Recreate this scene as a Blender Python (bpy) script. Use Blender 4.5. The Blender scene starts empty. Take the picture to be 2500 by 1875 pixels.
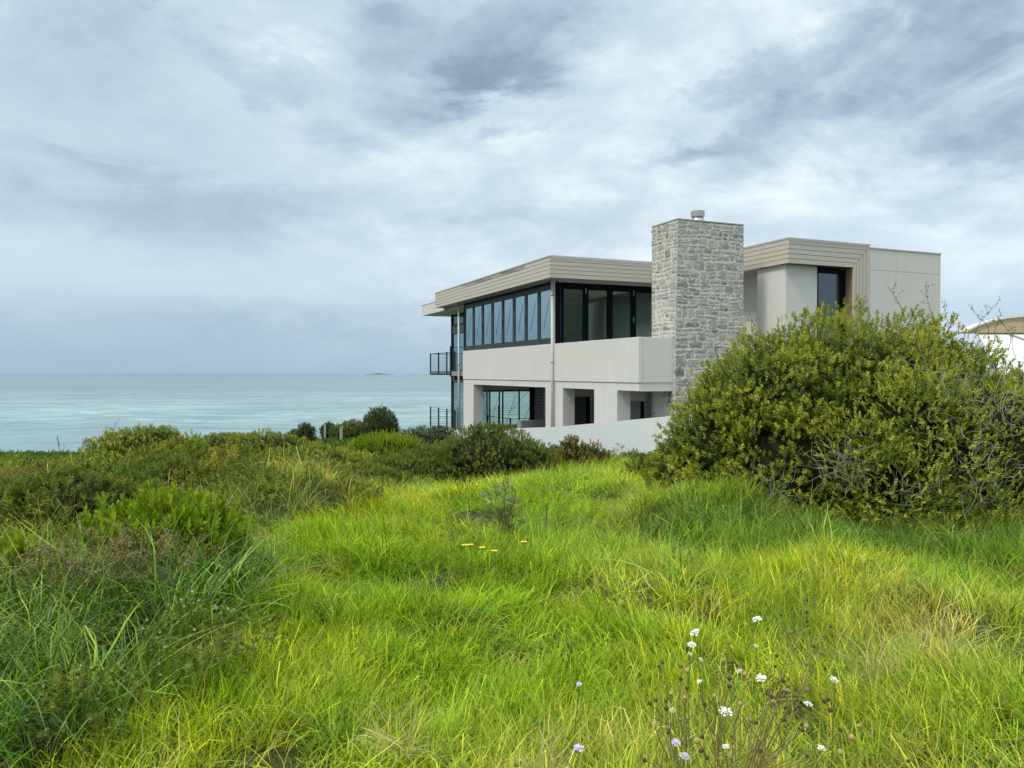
import bpy, math, random
import numpy as np
from mathutils import Vector, Matrix, Euler

R = math.radians
EYE = 1.6                      # eye height above the ground the photographer stands on
rng = np.random.default_rng(7)
random.seed(7)
scene = bpy.context.scene

# ------------------------------------------------------------------ camera
cam_data = bpy.data.cameras.new('camera')
cam = bpy.data.objects.new('camera', cam_data)
scene.collection.objects.link(cam)
cam.location = (0, 0, EYE)
cam.rotation_euler = (R(90 - 0.81), 0, 0)
cam_data.sensor_width = 36
cam_data.lens = 36 * 1870 / 2500
cam_data.clip_start = 0.05
cam_data.clip_end = 90000
scene.camera = cam

# ------------------------------------------------------------------ exposure
vs = scene.view_settings
vs.view_transform = 'Standard'
vs.look = 'None'
vs.gamma = 1
vs.exposure = 0.45
scene.cycles.max_bounces = 8
scene.cycles.transparent_max_bounces = 12

# ------------------------------------------------------------------ node helpers
class NT:
    """Small wrapper that makes node trees short to write."""
    def __init__(self, tree):
        self.t = tree; self.n = tree.nodes; self.l = tree.links
    def new(self, kind, **kw):
        nd = self.n.new(kind)
        for k, v in kw.items():
            setattr(nd, k, v)
        return nd
    def put(self, sock, val):
        if isinstance(val, bpy.types.NodeSocket):
            self.l.new(val, sock)
        elif val is not None:
            sock.default_value = val
    def math(self, op, a, b=None, c=None, clamp=False):
        nd = self.new('ShaderNodeMath', operation=op); nd.use_clamp = clamp
        self.put(nd.inputs[0], a); self.put(nd.inputs[1], b)
        if c is not None: self.put(nd.inputs[2], c)
        return nd.outputs[0]
    def mix(self, f, a, b, mode='MIX'):
        nd = self.new('ShaderNodeMix', data_type='RGBA', blend_type=mode)
        self.put(nd.inputs[0], f)
        self.put(nd.inputs[6], a if not isinstance(a, tuple) else (*a[:3], 1))
        self.put(nd.inputs[7], b if not isinstance(b, tuple) else (*b[:3], 1))
        return nd.outputs[2]
    def noise(self, vec, scale, detail=4, rough=0.55, dist=0.0, out=0):
        nd = self.new('ShaderNodeTexNoise')
        if vec is not None: self.l.new(vec, nd.inputs['Vector'])
        nd.inputs['Scale'].default_value = scale
        nd.inputs['Detail'].default_value = detail
        nd.inputs['Roughness'].default_value = rough
        nd.inputs['Distortion'].default_value = dist
        return nd.outputs[out]
    def ramp(self, f, stops, interp='LINEAR'):
        nd = self.new('ShaderNodeValToRGB'); cr = nd.color_ramp; cr.interpolation = interp
        self.put(nd.inputs[0], f)
        while len(cr.elements) < len(stops): cr.elements.new(0.5)
        for e, (p, c) in zip(cr.elements, stops):
            e.position = p; e.color = (*c, 1) if not isinstance(c, float) else (c, c, c, 1)
        return nd.outputs[0]
    def mapping(self, vec, loc=(0, 0, 0), rot=(0, 0, 0), scale=(1, 1, 1)):
        nd = self.new('ShaderNodeMapping')
        self.l.new(vec, nd.inputs[0])
        nd.inputs[1].default_value = loc; nd.inputs[2].default_value = rot; nd.inputs[3].default_value = scale
        return nd.outputs[0]
    def smooth(self, x, lo, hi):
        nd = self.new('ShaderNodeMapRange', interpolation_type='SMOOTHSTEP')
        self.put(nd.inputs[0], x); nd.inputs[1].default_value = lo; nd.inputs[2].default_value = hi
        return nd.outputs[0]

# ------------------------------------------------------------------ world: overcast sky
SUN_EL, SUN_AZ = 52, -125       # high sun behind thin cloud, behind the photographer's left shoulder
world = bpy.data.worlds.new('World')
scene.world = world
world.use_nodes = True
w = NT(world.node_tree); w.n.clear()
tc = w.new('ShaderNodeTexCoord').outputs['Generated']
sep = w.new('ShaderNodeSeparateXYZ'); w.l.new(tc, sep.inputs[0])
sx, sy, sz = sep.outputs
az = w.math('DEGREES', w.math('ARCTAN2', sx, sy)) if False else w.math('MULTIPLY', w.math('ARCTAN2', sx, sy), 57.29578)
el = w.math('MULTIPLY', w.math('ARCSINE', sz), 57.29578)
# cloud deck seen in perspective: direction divided by height
zc = w.math('ADD', w.math('MAXIMUM', sz, 0.0), 0.42)
comb = w.new('ShaderNodeCombineXYZ')
w.l.new(w.math('DIVIDE', sx, zc), comb.inputs[0]); w.l.new(w.math('DIVIDE', sy, zc), comb.inputs[1])
deck = comb.outputs[0]
n_big = w.noise(w.mapping(deck, rot=(0, 0, R(28)), scale=(1.0, 1.2, 1)), 2.0, 8, 0.60, 0.2)
n_fine = w.noise(w.mapping(deck, rot=(0, 0, R(20)), scale=(1.0, 1.2, 1)), 6.2, 9, 0.64, 0.25)
n_soft = w.noise(w.mapping(deck, loc=(3, 1, 0), scale=(1, 1.3, 1)), 0.33, 3, 0.5, 0.2)
# angular coordinates, wobbled so that no bank of cloud has a clean outline
ae = w.new('ShaderNodeCombineXYZ'); w.l.new(az, ae.inputs[0]); w.l.new(el, ae.inputs[1])
wob = w.noise(w.mapping(tc, scale=(1, 1, 2.2)), 4.5, 8, 0.62, 0.4, out=1)
vsub = w.new('ShaderNodeVectorMath', operation='SUBTRACT'); w.l.new(wob, vsub.inputs[0]); vsub.inputs[1].default_value = (0.5, 0.5, 0.5)
vscl = w.new('ShaderNodeVectorMath', operation='MULTIPLY'); w.l.new(vsub.outputs[0], vscl.inputs[0]); vscl.inputs[1].default_value = (20, 12, 0)
vadd = w.new('ShaderNodeVectorMath', operation='ADD'); w.l.new(ae.outputs[0], vadd.inputs[0]); w.l.new(vscl.outputs[0], vadd.inputs[1])
aew = vadd.outputs[0]
def bank(a, e, ra, re, rot, s):
    """one bank of heavier cloud: azimuth, elevation, its two radii (degrees), tilt, weight"""
    m = w.new('ShaderNodeVectorMath', operation='SUBTRACT'); w.l.new(aew, m.inputs[0]); m.inputs[1].default_value = (a, e, 0)
    v = w.mapping(m.outputs[0], rot=(0, 0, R(-rot)))
    q = w.new('ShaderNodeVectorMath', operation='DIVIDE'); w.l.new(v, q.inputs[0]); q.inputs[1].default_value = (ra, re, 1)
    ln = w.new('ShaderNodeVectorMath', operation='LENGTH'); w.l.new(q.outputs[0], ln.inputs[0])
    g = w.new('ShaderNodeMapRange', interpolation_type='SMOOTHSTEP')
    w.l.new(ln.outputs['Value'], g.inputs[0])
    g.inputs[1].default_value = 1.15; g.inputs[2].default_value = 0.1; g.inputs[3].default_value = 0; g.inputs[4].default_value = s
    return g.outputs[0]
banks = [(-24, 26.5, 8, 2.8, -6, 0.8), (-25.5, 23.6, 2.5, 0.9, 0, 0.5), (-3.0, 22.8, 12, 4.4, 14, 0.85), (-1, 20.8, 6, 1.7, 0, 0.7), (-19, 19.8, 7, 1.9, -8, 0.5),
         (-12, 16.8, 7, 1.5, -5, 0.45), (27, 20.5, 14, 4.8, 22, 1.15), (31, 14.8, 10, 3.0, 10, 0.9), (15, 16.6, 4.5, 1.4, 8, 0.55),
         (-24, 11.2, 17, 3.0, 0, 0.55), (-16, 4.2, 14, 1.6, 0, 0.25), (1, 17.6, 3, 0.8, 0, 0.4), (17, 20.5, 5, 1.0, 10, 0.4), (-2, 10.5, 9, 1.2, 3, 0.25), (30, 25, 7, 2, 20, 0.35)]
acc = None
for b in banks:
    o = bank(*b)
    acc = o if acc is None else w.math('ADD', acc, o)
tex = w.math('ADD', w.math('MULTIPLY', w.math('SUBTRACT', n_big, 0.5), 1.35), w.math('MULTIPLY', w.math('SUBTRACT', n_fine, 0.5), 0.55))
calm = w.math('SUBTRACT', 1.0, w.math('MULTIPLY', w.math('MULTIPLY', w.smooth(az, -2.0, -22.0), w.smooth(el, 24.0, 12.0)), 0.6))
tex = w.math('MULTIPLY', tex, calm)
dens = w.math('ADD', w.math('ADD', w.math('MULTIPLY', acc, w.math('ADD', 0.62, w.math('MULTIPLY', tex, 1.1))), w.math('MULTIPLY', tex, 0.95)), w.math('ADD', 0.15, w.math('MULTIPLY', w.smooth(az, 6.0, -22.0), 0.20)))
cloud = w.ramp(w.math('MULTIPLY', dens, 0.80), [(0.0, (0.70, 0.78, 0.81)), (0.20, (0.485, 0.585, 0.65)), (0.45, (0.355, 0.455, 0.545)), (0.72, (0.255, 0.33, 0.425)), (1.0, (0.20, 0.265, 0.35))])
# towards the horizon the cloud deck thickens into a blue-grey bank
hz = w.smooth(el, 9.0, 0.0)
cloud = w.mix(w.math('MULTIPLY', hz, 0.72), cloud, (0.228, 0.348, 0.475))
pale = w.math('MULTIPLY', w.math('MULTIPLY', w.smooth(el, 3.6, 6.6), w.smooth(el, 11.5, 7.5)), w.smooth(az, 20.0, -28.0))
cloud = w.mix(w.math('MULTIPLY', pale, 0.45), cloud, (0.50, 0.60, 0.68))
bright = w.math('MULTIPLY', w.smooth(az, 8.0, 24.0), w.smooth(el, 16.0, 2.0))
cloud = w.mix(w.math('MULTIPLY', bright, 0.5), cloud, (0.48, 0.585, 0.69))
# overhead, out of the picture, an overcast sky is brighter than at the horizon
top = w.math('ADD', 1.0, w.math('MULTIPLY', w.smooth(el, 27.0, 70.0), 1.7))
sky = w.new('ShaderNodeTexSky', sky_type='NISHITA')
sky.sun_disc = False; sky.sun_elevation = R(SUN_EL); sky.sun_rotation = R(SUN_AZ)
bg1 = w.new('ShaderNodeBackground'); w.l.new(sky.outputs[0], bg1.inputs[0]); bg1.inputs[1].default_value = 0.08
ovh = w.mix(w.smooth(el, 27.0, 60.0), (1, 1, 1), (1.06, 0.99, 0.84))
cloud = w.mix(1.0, cloud, ovh, 'MULTIPLY')
bg2 = w.new('ShaderNodeBackground'); w.l.new(cloud, bg2.inputs[0]); w.l.new(top, bg2.inputs[1])
mx = w.new('ShaderNodeMixShader'); mx.inputs[0].default_value = 0.93
w.l.new(bg1.outputs[0], mx.inputs[1]); w.l.new(bg2.outputs[0], mx.inputs[2])
wo = w.new('ShaderNodeOutputWorld'); w.l.new(mx.outputs[0], wo.inputs[0])

sun_data = bpy.data.lights.new('sun', 'SUN')
sun_data.energy = 1.5; sun_data.angle = R(12); sun_data.color = (1.0, 0.93, 0.80)
sun = bpy.data.objects.new('sun', sun_data); scene.collection.objects.link(sun)
sd = Vector((math.sin(R(SUN_AZ)) * math.cos(R(SUN_EL)), math.cos(R(SUN_AZ)) * math.cos(R(SUN_EL)), math.sin(R(SUN_EL))))
sun.rotation_euler = sd.to_track_quat('Z', 'Y').to_euler()

# ------------------------------------------------------------------ objects helpers
col = scene.collection
def tag(o, label=None, cat=None, group=None, kind=None):
    if label: o['label'] = label
    if cat: o['category'] = cat
    if group: o['group'] = group
    if kind: o['kind'] = kind
    return o
def empty(name, loc, rz=0.0):
    o = bpy.data.objects.new(name, None); col.objects.link(o)
    o.location = loc; o.rotation_euler = (0, 0, rz); o.empty_display_size = 0.3
    return o
def link(name, me, mat, parent=None):
    if mat is not None:
        me.materials.append(mat)
    o = bpy.data.objects.new(name, me); col.objects.link(o)
    if parent is not None: o.parent = parent
    return o

class MB:
    """collects boxes, prisms, tubes and lathes and links them as one mesh object"""
    def __init__(self): self.v = []; self.f = []; self.s = []
    def add(self, vs, fs, smooth=False):
        n = len(self.v); self.v += [tuple(p) for p in vs]
        for f in fs: self.f.append([n + i for i in f]); self.s.append(smooth)
    def box(self, x0, x1, y0, y1, z0, z1):
        p = [(x, y, z) for z in (z0, z1) for y in (y0, y1) for x in (x0, x1)]
        self.add(p, [(0, 2, 3, 1), (4, 5, 7, 6), (0, 1, 5, 4), (2, 6, 7, 3), (0, 4, 6, 2), (1, 3, 7, 5)])
        return self
    def prism(self, poly, axis, a, b):
        """polygon in the two other axes, extruded from a to b along axis"""
        n = len(poly)
        def P(q, t):
            return {'x': (t, q[0], q[1]), 'y': (q[0], t, q[1]), 'z': (q[0], q[1], t)}[axis]
        self.add([P(q, a) for q in poly] + [P(q, b) for q in poly],
                 [tuple(range(n))[::-1], tuple(range(n, 2 * n))] + [(i, (i + 1) % n, n + (i + 1) % n, n + i) for i in range(n)])
        return self
    def tube(self, pts, rad, n=8, cap=True, smooth=True):
        pts = [Vector(p) for p in pts]
        rads = rad if isinstance(rad, (list, tuple)) else [rad] * len(pts)
        vs = []; up = None
        for i, p in enumerate(pts):
            d = (pts[min(i + 1, len(pts) - 1)] - pts[max(i - 1, 0)]).normalized()
            if up is None or abs(up.dot(d)) > 0.95:
                up = Vector((0, 0, 1)) if abs(d.z) < 0.9 else Vector((1, 0, 0))
            a = d.cross(up).normalized(); b = a.cross(d).normalized(); up = b
            for k in range(n):
                t = 2 * math.pi * k / n
                vs.append(p + (a * math.cos(t) + b * math.sin(t)) * rads[i])
        fs = [(i * n + k, i * n + (k + 1) % n, (i + 1) * n + (k + 1) % n, (i + 1) * n + k) for i in range(len(pts) - 1) for k in range(n)]
        if cap: fs += [tuple(range(n))[::-1], tuple(range((len(pts) - 1) * n, len(pts) * n))]
        self.add(vs, fs, smooth); return self
    def lathe(self, cx, cy, prof, n=24, smooth=False):
        vs = [(cx + r * math.cos(2 * math.pi * k / n), cy + r * math.sin(2 * math.pi * k / n), z) for r, z in prof for k in range(n)]
        m = len(prof)
        fs = [(i * n + k, i * n + (k + 1) % n, (i + 1) * n + (k + 1) % n, (i + 1) * n + k) for i in range(m - 1) for k in range(n)]
        fs += [tuple(range(n))[::-1], tuple(range((m - 1) * n, m * n))]
        self.add(vs, fs, smooth); return self
    def build(self, name, mat, parent=None, bevel=0.0):
        me = bpy.data.meshes.new(name)
        me.from_pydata(self.v, [], self.f)
        me.polygons.foreach_set('use_smooth', self.s)
        me.update()
        o = link(name, me, mat, parent)
        if bevel:
            m = o.modifiers.new('bevel', 'BEVEL'); m.width = bevel; m.segments = 2; m.limit_method = 'ANGLE'
        return o

def np_mesh(name, V, F, mat, parent=None, attrs=None, smooth=False):
    """mesh from numpy arrays: V (n,3), F (m,k) with one polygon size; attrs = {name: (domain, type, data)}"""
    me = bpy.data.meshes.new(name)
    V = np.ascontiguousarray(V, dtype=np.float32); F = np.ascontiguousarray(F, dtype=np.int32)
    me.vertices.add(len(V)); me.vertices.foreach_set('co', V.ravel())
    k = F.shape[1]
    me.loops.add(F.size); me.loops.foreach_set('vertex_index', F.ravel())
    me.polygons.add(len(F)); me.polygons.foreach_set('loop_start', np.arange(0, F.size, k, dtype=np.int32))
    if smooth: me.polygons.foreach_set('use_smooth', np.ones(len(F), dtype=bool))
    me.update(calc_edges=True)
    for an, (dom, ty, data) in (attrs or {}).items():
        a = me.attributes.new(an, ty, dom)
        a.data.foreach_set({'FLOAT': 'value', 'INT': 'value', 'FLOAT_VECTOR': 'vector', 'FLOAT_COLOR': 'color'}[ty], np.ascontiguousarray(data).ravel())
    return link(name, me, mat, parent)

def material(name):
    m = bpy.data.materials.new(name); m.use_nodes = True
    t = NT(m.node_tree); t.n.clear()
    out = t.new('ShaderNodeOutputMaterial')
    return m, t, out
def principled(t, out, base, rough=0.6, metal=0.0, spec=0.5, bump=None, bump_d=0.01):
    p = t.new('ShaderNodeBsdfPrincipled')
    t.put(p.inputs['Base Color'], base if not isinstance(base, tuple) else (*base, 1))
    t.put(p.inputs['Roughness'], rough); t.put(p.inputs['Metallic'], metal)
    p.inputs['Specular IOR Level'].default_value = spec
    if bump is not None:
        b = t.new('ShaderNodeBump'); b.inputs['Strength'].default_value = 1.0; b.inputs['Distance'].default_value = bump_d
        t.l.new(bump, b.inputs['Height']); t.l.new(b.outputs[0], p.inputs['Normal'])
    t.l.new(p.outputs[0], out.inputs[0])
    return p
def simple(name, base, rough=0.6, metal=0.0, var=0.08, scale=6.0, bump=0.0, spec=0.5):
    m, t, out = material(name)
    oc = t.new('ShaderNodeTexCoord').outputs['Object']
    n = t.noise(oc, scale, 5, 0.6)
    lo = tuple(c * (1 - var) for c in base); hi = tuple(min(1, c * (1 + var)) for c in base)
    c = t.mix(n, lo, hi)
    principled(t, out, c, rough, metal, spec, t.noise(oc, scale * 12, 3) if bump else None, bump)
    return m

# ------------------------------------------------------------------ materials of the house
def render_mat(name, base):
    """painted cement render: faint trowel mottling, a little weathering"""
    m, t, out = material(name)
    oc = t.new('ShaderNodeTexCoord').outputs['Object']
    a = t.noise(oc, 0.7, 5, 0.6); b = t.noise(t.mapping(oc, scale=(3, 3, 0.5)), 1.6, 4, 0.6)
    c = t.mix(a, tuple(x * 0.93 for x in base), tuple(x * 1.05 for x in base))
    c = t.mix(t.math('MULTIPLY', t.smooth(b, 0.45, 0.75), 0.26), c, tuple(x * y for x, y in zip(base, (0.80, 0.79, 0.75))))
    principled(t, out, c, 0.75, 0, 0.3, t.noise(oc, 90, 3), 0.002)
    return m
M = {}
M['render'] = render_mat('painted_render', (0.70, 0.672, 0.635))
M['render_warm'] = render_mat('warm_render', (0.60, 0.565, 0.51))
M['wall_white'] = render_mat('boundary_render', (0.68, 0.715, 0.73))
M['soffit'] = simple('soffit_paint', (0.50, 0.48, 0.44), 0.7)
M['metal_trim'] = simple('flashing', (0.52, 0.53, 0.52), 0.45, 0.2)
M['dark_frame'] = simple('charcoal_aluminium', (0.036, 0.043, 0.045), 0.5, spec=0.25)
M['black_frame'] = simple('black_aluminium', (0.005, 0.006, 0.010), 0.6, spec=0.08)
M['black_steel'] = simple('black_steel', (0.010, 0.011, 0.015), 0.6, spec=0.15)
M['steel'] = simple('galvanised_steel', (0.42, 0.42, 0.41), 0.4, 0.6, 0.2, 14)
M['deck'] = simple('deck_boards', (0.36, 0.34, 0.31), 0.8, 0, 0.2, 9)
M['grey_slab'] = simple('grey_concrete', (0.26, 0.27, 0.27), 0.8, 0, 0.12, 5)
M['door_dark'] = simple('charcoal_door_paint', (0.07, 0.075, 0.08), 0.5)
M['door_grey'] = simple('grey_door_paint', (0.24, 0.255, 0.265), 0.5)
M['interior'] = simple('interior_plaster', (0.62, 0.64, 0.60), 0.9)
M['green_tag'] = simple('pale_green_card', (0.42, 0.66, 0.56), 0.6)
M['pipe'] = simple('painted_pipe', (0.56, 0.56, 0.53), 0.5)
M['post_grey'] = simple('weathered_post', (0.36, 0.37, 0.36), 0.8, 0, 0.25, 20)

def wood_mat(name, base, along):
    m, t, out = material(name)
    oc = t.new('ShaderNodeTexCoord').outputs['Object']
    sc = {'h': (1, 1, 14), 'v': (14, 14, 1)}[along]
    g = t.noise(t.mapping(oc, scale=sc), 2.4, 6, 0.65, 0.3)
    f = t.noise(oc, 1.1, 4, 0.6)
    at = t.new('ShaderNodeAttribute', attribute_name='tone').outputs['Fac']
    c = t.mix(g, tuple(x * 0.80 for x in base), tuple(min(1, x * 1.13) for x in base))
    c = t.mix(t.math('MULTIPLY', f, 0.5), c, tuple(x * y for x, y in zip(base, (1.02, 0.92, 0.80))))
    principled(t, out, c, 0.7, 0, 0.3, g, 0.003)
    return m
M['cladding'] = wood_mat('silvered_timber_cladding', (0.57, 0.535, 0.48), 'h')
M['cladding_v'] = wood_mat('silvered_timber_cladding_upright', (0.58, 0.53, 0.465), 'v')
M['wood_warm'] = wood_mat('warm_timber_reveal', (0.30, 0.21, 0.13), 'v')

def glass_mat(name, tint, through, refl, ior):
    """window glass: part of the light passes (tinted), the rest mirrors by angle"""
    m, t, out = material(name)
    oc = t.new('ShaderNodeTexCoord').outputs['Object']
    fr = t.new('ShaderNodeFresnel'); fr.inputs[0].default_value = ior
    bmp = t.new('ShaderNodeBump'); bmp.inputs['Strength'].default_value = 0.12; bmp.inputs['Distance'].default_value = 0.02
    t.l.new(t.noise(oc, 1.1, 2), bmp.inputs['Height'])
    gl = t.new('ShaderNodeBsdfGlossy'); gl.inputs[0].default_value = (*refl, 1); gl.inputs[1].default_value = 0.015
    t.l.new(bmp.outputs[0], gl.inputs['Normal'])
    if through > 0:
        tr = t.new('ShaderNodeBsdfTransparent'); tr.inputs[0].default_value = (*[x * through for x in tint], 1)
        body = tr.outputs[0]
    else:
        df = t.new('ShaderNodeBsdfDiffuse'); df.inputs[0].default_value = (*tint, 1); body = df.outputs[0]
    ms = t.new('ShaderNodeMixShader')
    t.l.new(fr.outputs[0], ms.inputs[0]); t.l.new(body, ms.inputs[1]); t.l.new(gl.outputs[0], ms.inputs[2])
    t.l.new(ms.outputs[0], out.inputs[0])
    return m
M['glass_side'] = glass_mat('side_glass', (0.03, 0.05, 0.055), 0, (0.66, 0.86, 0.92), 7.0)
M['glass_dark'] = glass_mat('door_glass', (0.80, 0.90, 0.86), 1.0, (0.75, 0.9, 0.86), 1.75)
M['glass_sea'] = glass_mat('sea_glass', (0.91, 0.95, 0.925), 0.97, (0.7, 0.9, 0.9), 1.3)
M['glass_tall'] = glass_mat('tall_window_glass', (0.02, 0.035, 0.04), 0, (0.62, 0.78, 0.85), 2.1)

def stone_mat():
    m, t, out = material('bagged_limestone')
    oc = t.new('ShaderNodeTexCoord').outputs['Object']
    tone = t.new('ShaderNodeAttribute', attribute_name='tone').outputs['Fac']
    mort = t.new('ShaderNodeAttribute', attribute_name='mortar').outputs['Fac']
    base = t.ramp(tone, [(0, (0.15, 0.15, 0.15)), (0.2, (0.31, 0.30, 0.28)), (0.5, (0.46, 0.435, 0.385)), (0.8, (0.57, 0.53, 0.45)), (1, (0.60, 0.53, 0.41))])
    n1 = t.noise(oc, 9, 7, 0.68, 0.6); n2 = t.noise(t.mapping(oc, scale=(1, 1, 2.2)), 26, 6, 0.7, 0.8); n3 = t.noise(oc, 5.5, 6, 0.7, 1.2)
    base = t.mix(t.smooth(n2, 0.35, 0.7), t.mix(0.42, base, (0.10, 0.10, 0.10), 'MIX'), t.mix(0.18, base, (0.7, 0.7, 0.68)))
    smear = t.math('MAXIMUM', mort, t.math('MULTIPLY', t.smooth(n3, 0.50, 0.60), 0.7))
    smear = t.math('MULTIPLY', smear, t.math('ADD', 0.62, t.math('MULTIPLY', n1, 0.7)), clamp=True)
    c = t.mix(smear, base, (0.69, 0.665, 0.61))
    c = t.mix(t.math('MULTIPLY', t.smooth(n1, 0.62, 0.8), 0.35), c, (0.40, 0.34, 0.22))
    h = t.math('ADD', t.math('MULTIPLY', n2, 0.6), n1)
    principled(t, out, c, 0.9, 0, 0.2, h, 0.018)
    return m
M['stone'] = stone_mat()

# ------------------------------------------------------------------ terrain
def smooth01(x): x = np.clip(x, 0, 1); return x * x * (3 - 2 * x)
_ph = rng.uniform(0, 6.28, (40, 2)); _dr = rng.uniform(0, 6.28, 40)
def wav(X, Y, f, i):
    """cheap smooth noise: a few crossed sine waves, about -1..1"""
    s = 0
    for k in range(4):
        a = _dr[(i * 4 + k) % 40]; p = _ph[(i * 4 + k) % 40]
        ff = f * (0.7 + 0.25 * k)
        s = s + np.sin((X * np.cos(a) + Y * np.sin(a)) * ff + p[0] + 0.8 * np.sin((-X * np.sin(a) + Y * np.cos(a)) * ff * 0.6 + p[1]))
    return s / 4
WALL = [(-11.0, 44.0, -3.3), (-5.1, 36.0, -2.71), (-3.9, 31.5, -2.38), (-1.75, 26.8, -2.00), (-0.03, 23.0, -1.66), (1.11, 21.0, -1.475), (2.03, 19.0, -1.25), (3.55, 17.0, -0.95), (5.0, 15.9, -0.72), (9.0, 14.6, -0.5), (15, 13.6, -0.4), (26, 13.0, -0.4)]
_wx = np.array([p[0] for p in WALL]); _wy = np.array([p[1] for p in WALL])
def behind_wall(X, Y):
    """distance behind the boundary wall (positive on the house's side), measured along Y"""
    return Y - np.interp(X, _wx, _wy)
MOUNDS = [(-2.75, 9.6, 0.55, 0.85, 0.9), (-4.9, 8.2, 0.50, 1.3, 0.9), (-3.9, 11.2, 0.25, 1.0, 0.7), (-7.2, 10.8, 0.22, 1.1, 0.8), (-6.4, 13.3, 0.46, 1.4, 1.5), (-9.5, 12.0, -0.15, 2.0, 3.0), (-2.6, 5.2, 0.30, 0.9, 1.1), 
          (2.3, 8.7, 0.48, 0.9, 0.55), (-1.2, 6.6, 0.18, 0.6, 0.35), (-0.2, 6.2, 0.20, 0.5, 0.3), (1.0, 7.3, 0.16, 0.6, 0.35), (-1.9, 7.7, 0.16, 0.5, 0.4), (0.9, 4.5, 0.10, 0.5, 0.3), (2.9, 6.2, 0.15, 0.7, 0.35), (-0.8, 4.3, 0.12, 0.5, 0.3), (0.0, 9.3, 0.15, 0.8, 0.45), (-0.2, 7.6, 0.12, 0.7, 0.5), (2.2, 4.3, 0.06, 0.7, 0.5), (1.5, 11.3, 0.24, 2.0, 1.3), (-1.3, 13.0, -0.27, 1.5, 1.9), (-0.7, 5.2, 0.10, 0.6, 0.4), (1.2, 5.6, 0.10, 0.6, 0.45), (3.1, 5.3, 0.12, 0.7, 0.5)]
def ground_z(X, Y):
    X = np.asarray(X, dtype=float); Y = np.asarray(Y, dtype=float)
    z = np.interp(Y, [-60, -5, 0, 5, 9, 13, 18, 22, 27, 34, 42, 60, 80, 110, 200], [-1.7, -1.6, -1.6, -1.74, -1.86, -1.90, -2.08, -2.32, -2.65, -3.1, -3.8, -8.5, -13.5, -16, -18])
    # right of the house the land stays high; left of it the dune face falls away to the sea
    hi = np.interp(Y, [-60, 0, 9, 16, 22, 60, 90, 140, 200], [-1.7, -1.6, -1.5, -1.5, -3.1, -3.2, -9, -16, -18])
    t = smooth01((X - 4) / 6.0)
    z = z * (1 - t) + hi * t
    for mx_, my_, h, rx, ry in MOUNDS:
        z = z + h * np.exp(-((X - mx_) / rx) ** 2 - ((Y - my_) / ry) ** 2)
    z = z - 0.75 * smooth01((-X - 6.0) / 5.0) * smooth01((Y - 15) / 8.0) * smooth01((60 - Y) / 15)
    z = z + (0.14 * wav(X, Y, 2.3, 0) + 0.065 * wav(X, Y, 5.6, 5)) * smooth01((40 - Y) / 20) + 0.10 * wav(X, Y, 0.7, 3) * smooth01((60 - Y) / 20)
    bw = behind_wall(X, Y)
    plat = smooth01((bw + 0.05) / 0.25) * smooth01((Y - 12) / 2) * smooth01((X + 7) / 3) * smooth01((47 - Y) / 6)
    z = z * (1 - plat) + (-3.12) * plat
    return z
def gz(x, y): return float(ground_z(x, y)) + EYE

M['soil'] = None
m, t, out = material('dune_soil')
gp = t.new('ShaderNodeNewGeometry').outputs['Position']
c = t.mix(t.noise(gp, 1.4, 5, 0.6), (0.030, 0.036, 0.014), (0.075, 0.085, 0.026))
c = t.mix(t.smooth(t.noise(gp, 5, 4), 0.5, 0.75), c, (0.10, 0.085, 0.05))
principled(t, out, c, 0.95, 0, 0.1, t.noise(gp, 14, 5), 0.05)
M['soil'] = m
# one sheet, fine near the camera, reaching far to each side and under the sea
gx = np.concatenate([np.linspace(-3000, -60, 14)[:-1], np.linspace(-60, -14, 47)[:-1], np.linspace(-14, 14, 225)[:-1], np.linspace(14, 60, 47)[:-1], np.linspace(60, 3000, 14)])
gy = np.concatenate([np.linspace(-400, -6, 12)[:-1], np.linspace(-6, 24, 241)[:-1], np.linspace(24, 60, 110)[:-1], np.linspace(60, 200, 40)[:-1], np.linspace(200, 40000, 6)])
GX, GY = np.meshgrid(gx, gy)
GZ = ground_z(GX, GY) + EYE
V = np.stack([GX, GY, GZ], -1).reshape(-1, 3)
nx, ny = len(gx), len(gy)
ii = np.arange(nx - 1)[None, :] + np.arange(ny - 1)[:, None] * nx
F = np.stack([ii, ii + 1, ii + nx + 1, ii + nx], -1).reshape(-1, 4)
g = np_mesh('ground', V, F, M['soil'], smooth=True)
tag(g, 'dune ground under the grass and scrub, falling away to the sea', kind='structure')

# ------------------------------------------------------------------ sea and island
SEA = -12.0 + EYE
m, t, out = material('sea_water')
gp = t.new('ShaderNodeNewGeometry').outputs['Position']
s2 = t.new('ShaderNodeSeparateXYZ'); t.l.new(gp, s2.inputs[0])
dist = s2.outputs[1]
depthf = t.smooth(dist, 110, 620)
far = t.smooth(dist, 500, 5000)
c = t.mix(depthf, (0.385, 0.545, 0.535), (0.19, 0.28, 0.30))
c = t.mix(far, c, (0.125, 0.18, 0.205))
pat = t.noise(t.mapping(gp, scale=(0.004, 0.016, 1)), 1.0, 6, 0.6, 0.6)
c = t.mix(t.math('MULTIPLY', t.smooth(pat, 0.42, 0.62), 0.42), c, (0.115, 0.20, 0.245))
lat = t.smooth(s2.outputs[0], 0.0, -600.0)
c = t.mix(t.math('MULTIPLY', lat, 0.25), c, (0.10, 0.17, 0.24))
def wave_layer(sx_, sy_, det, rot=0):
    return t.noise(t.mapping(gp, rot=(0, 0, R(rot)), scale=(sx_, sy_, 1)), 1.0, det, 0.6, 0.3)
w1 = wave_layer(0.45, 1.3, 4, 4); w2 = wave_layer(0.08, 0.30, 4, -3); w3 = wave_layer(0.07, 0.12, 6, 2)
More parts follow.
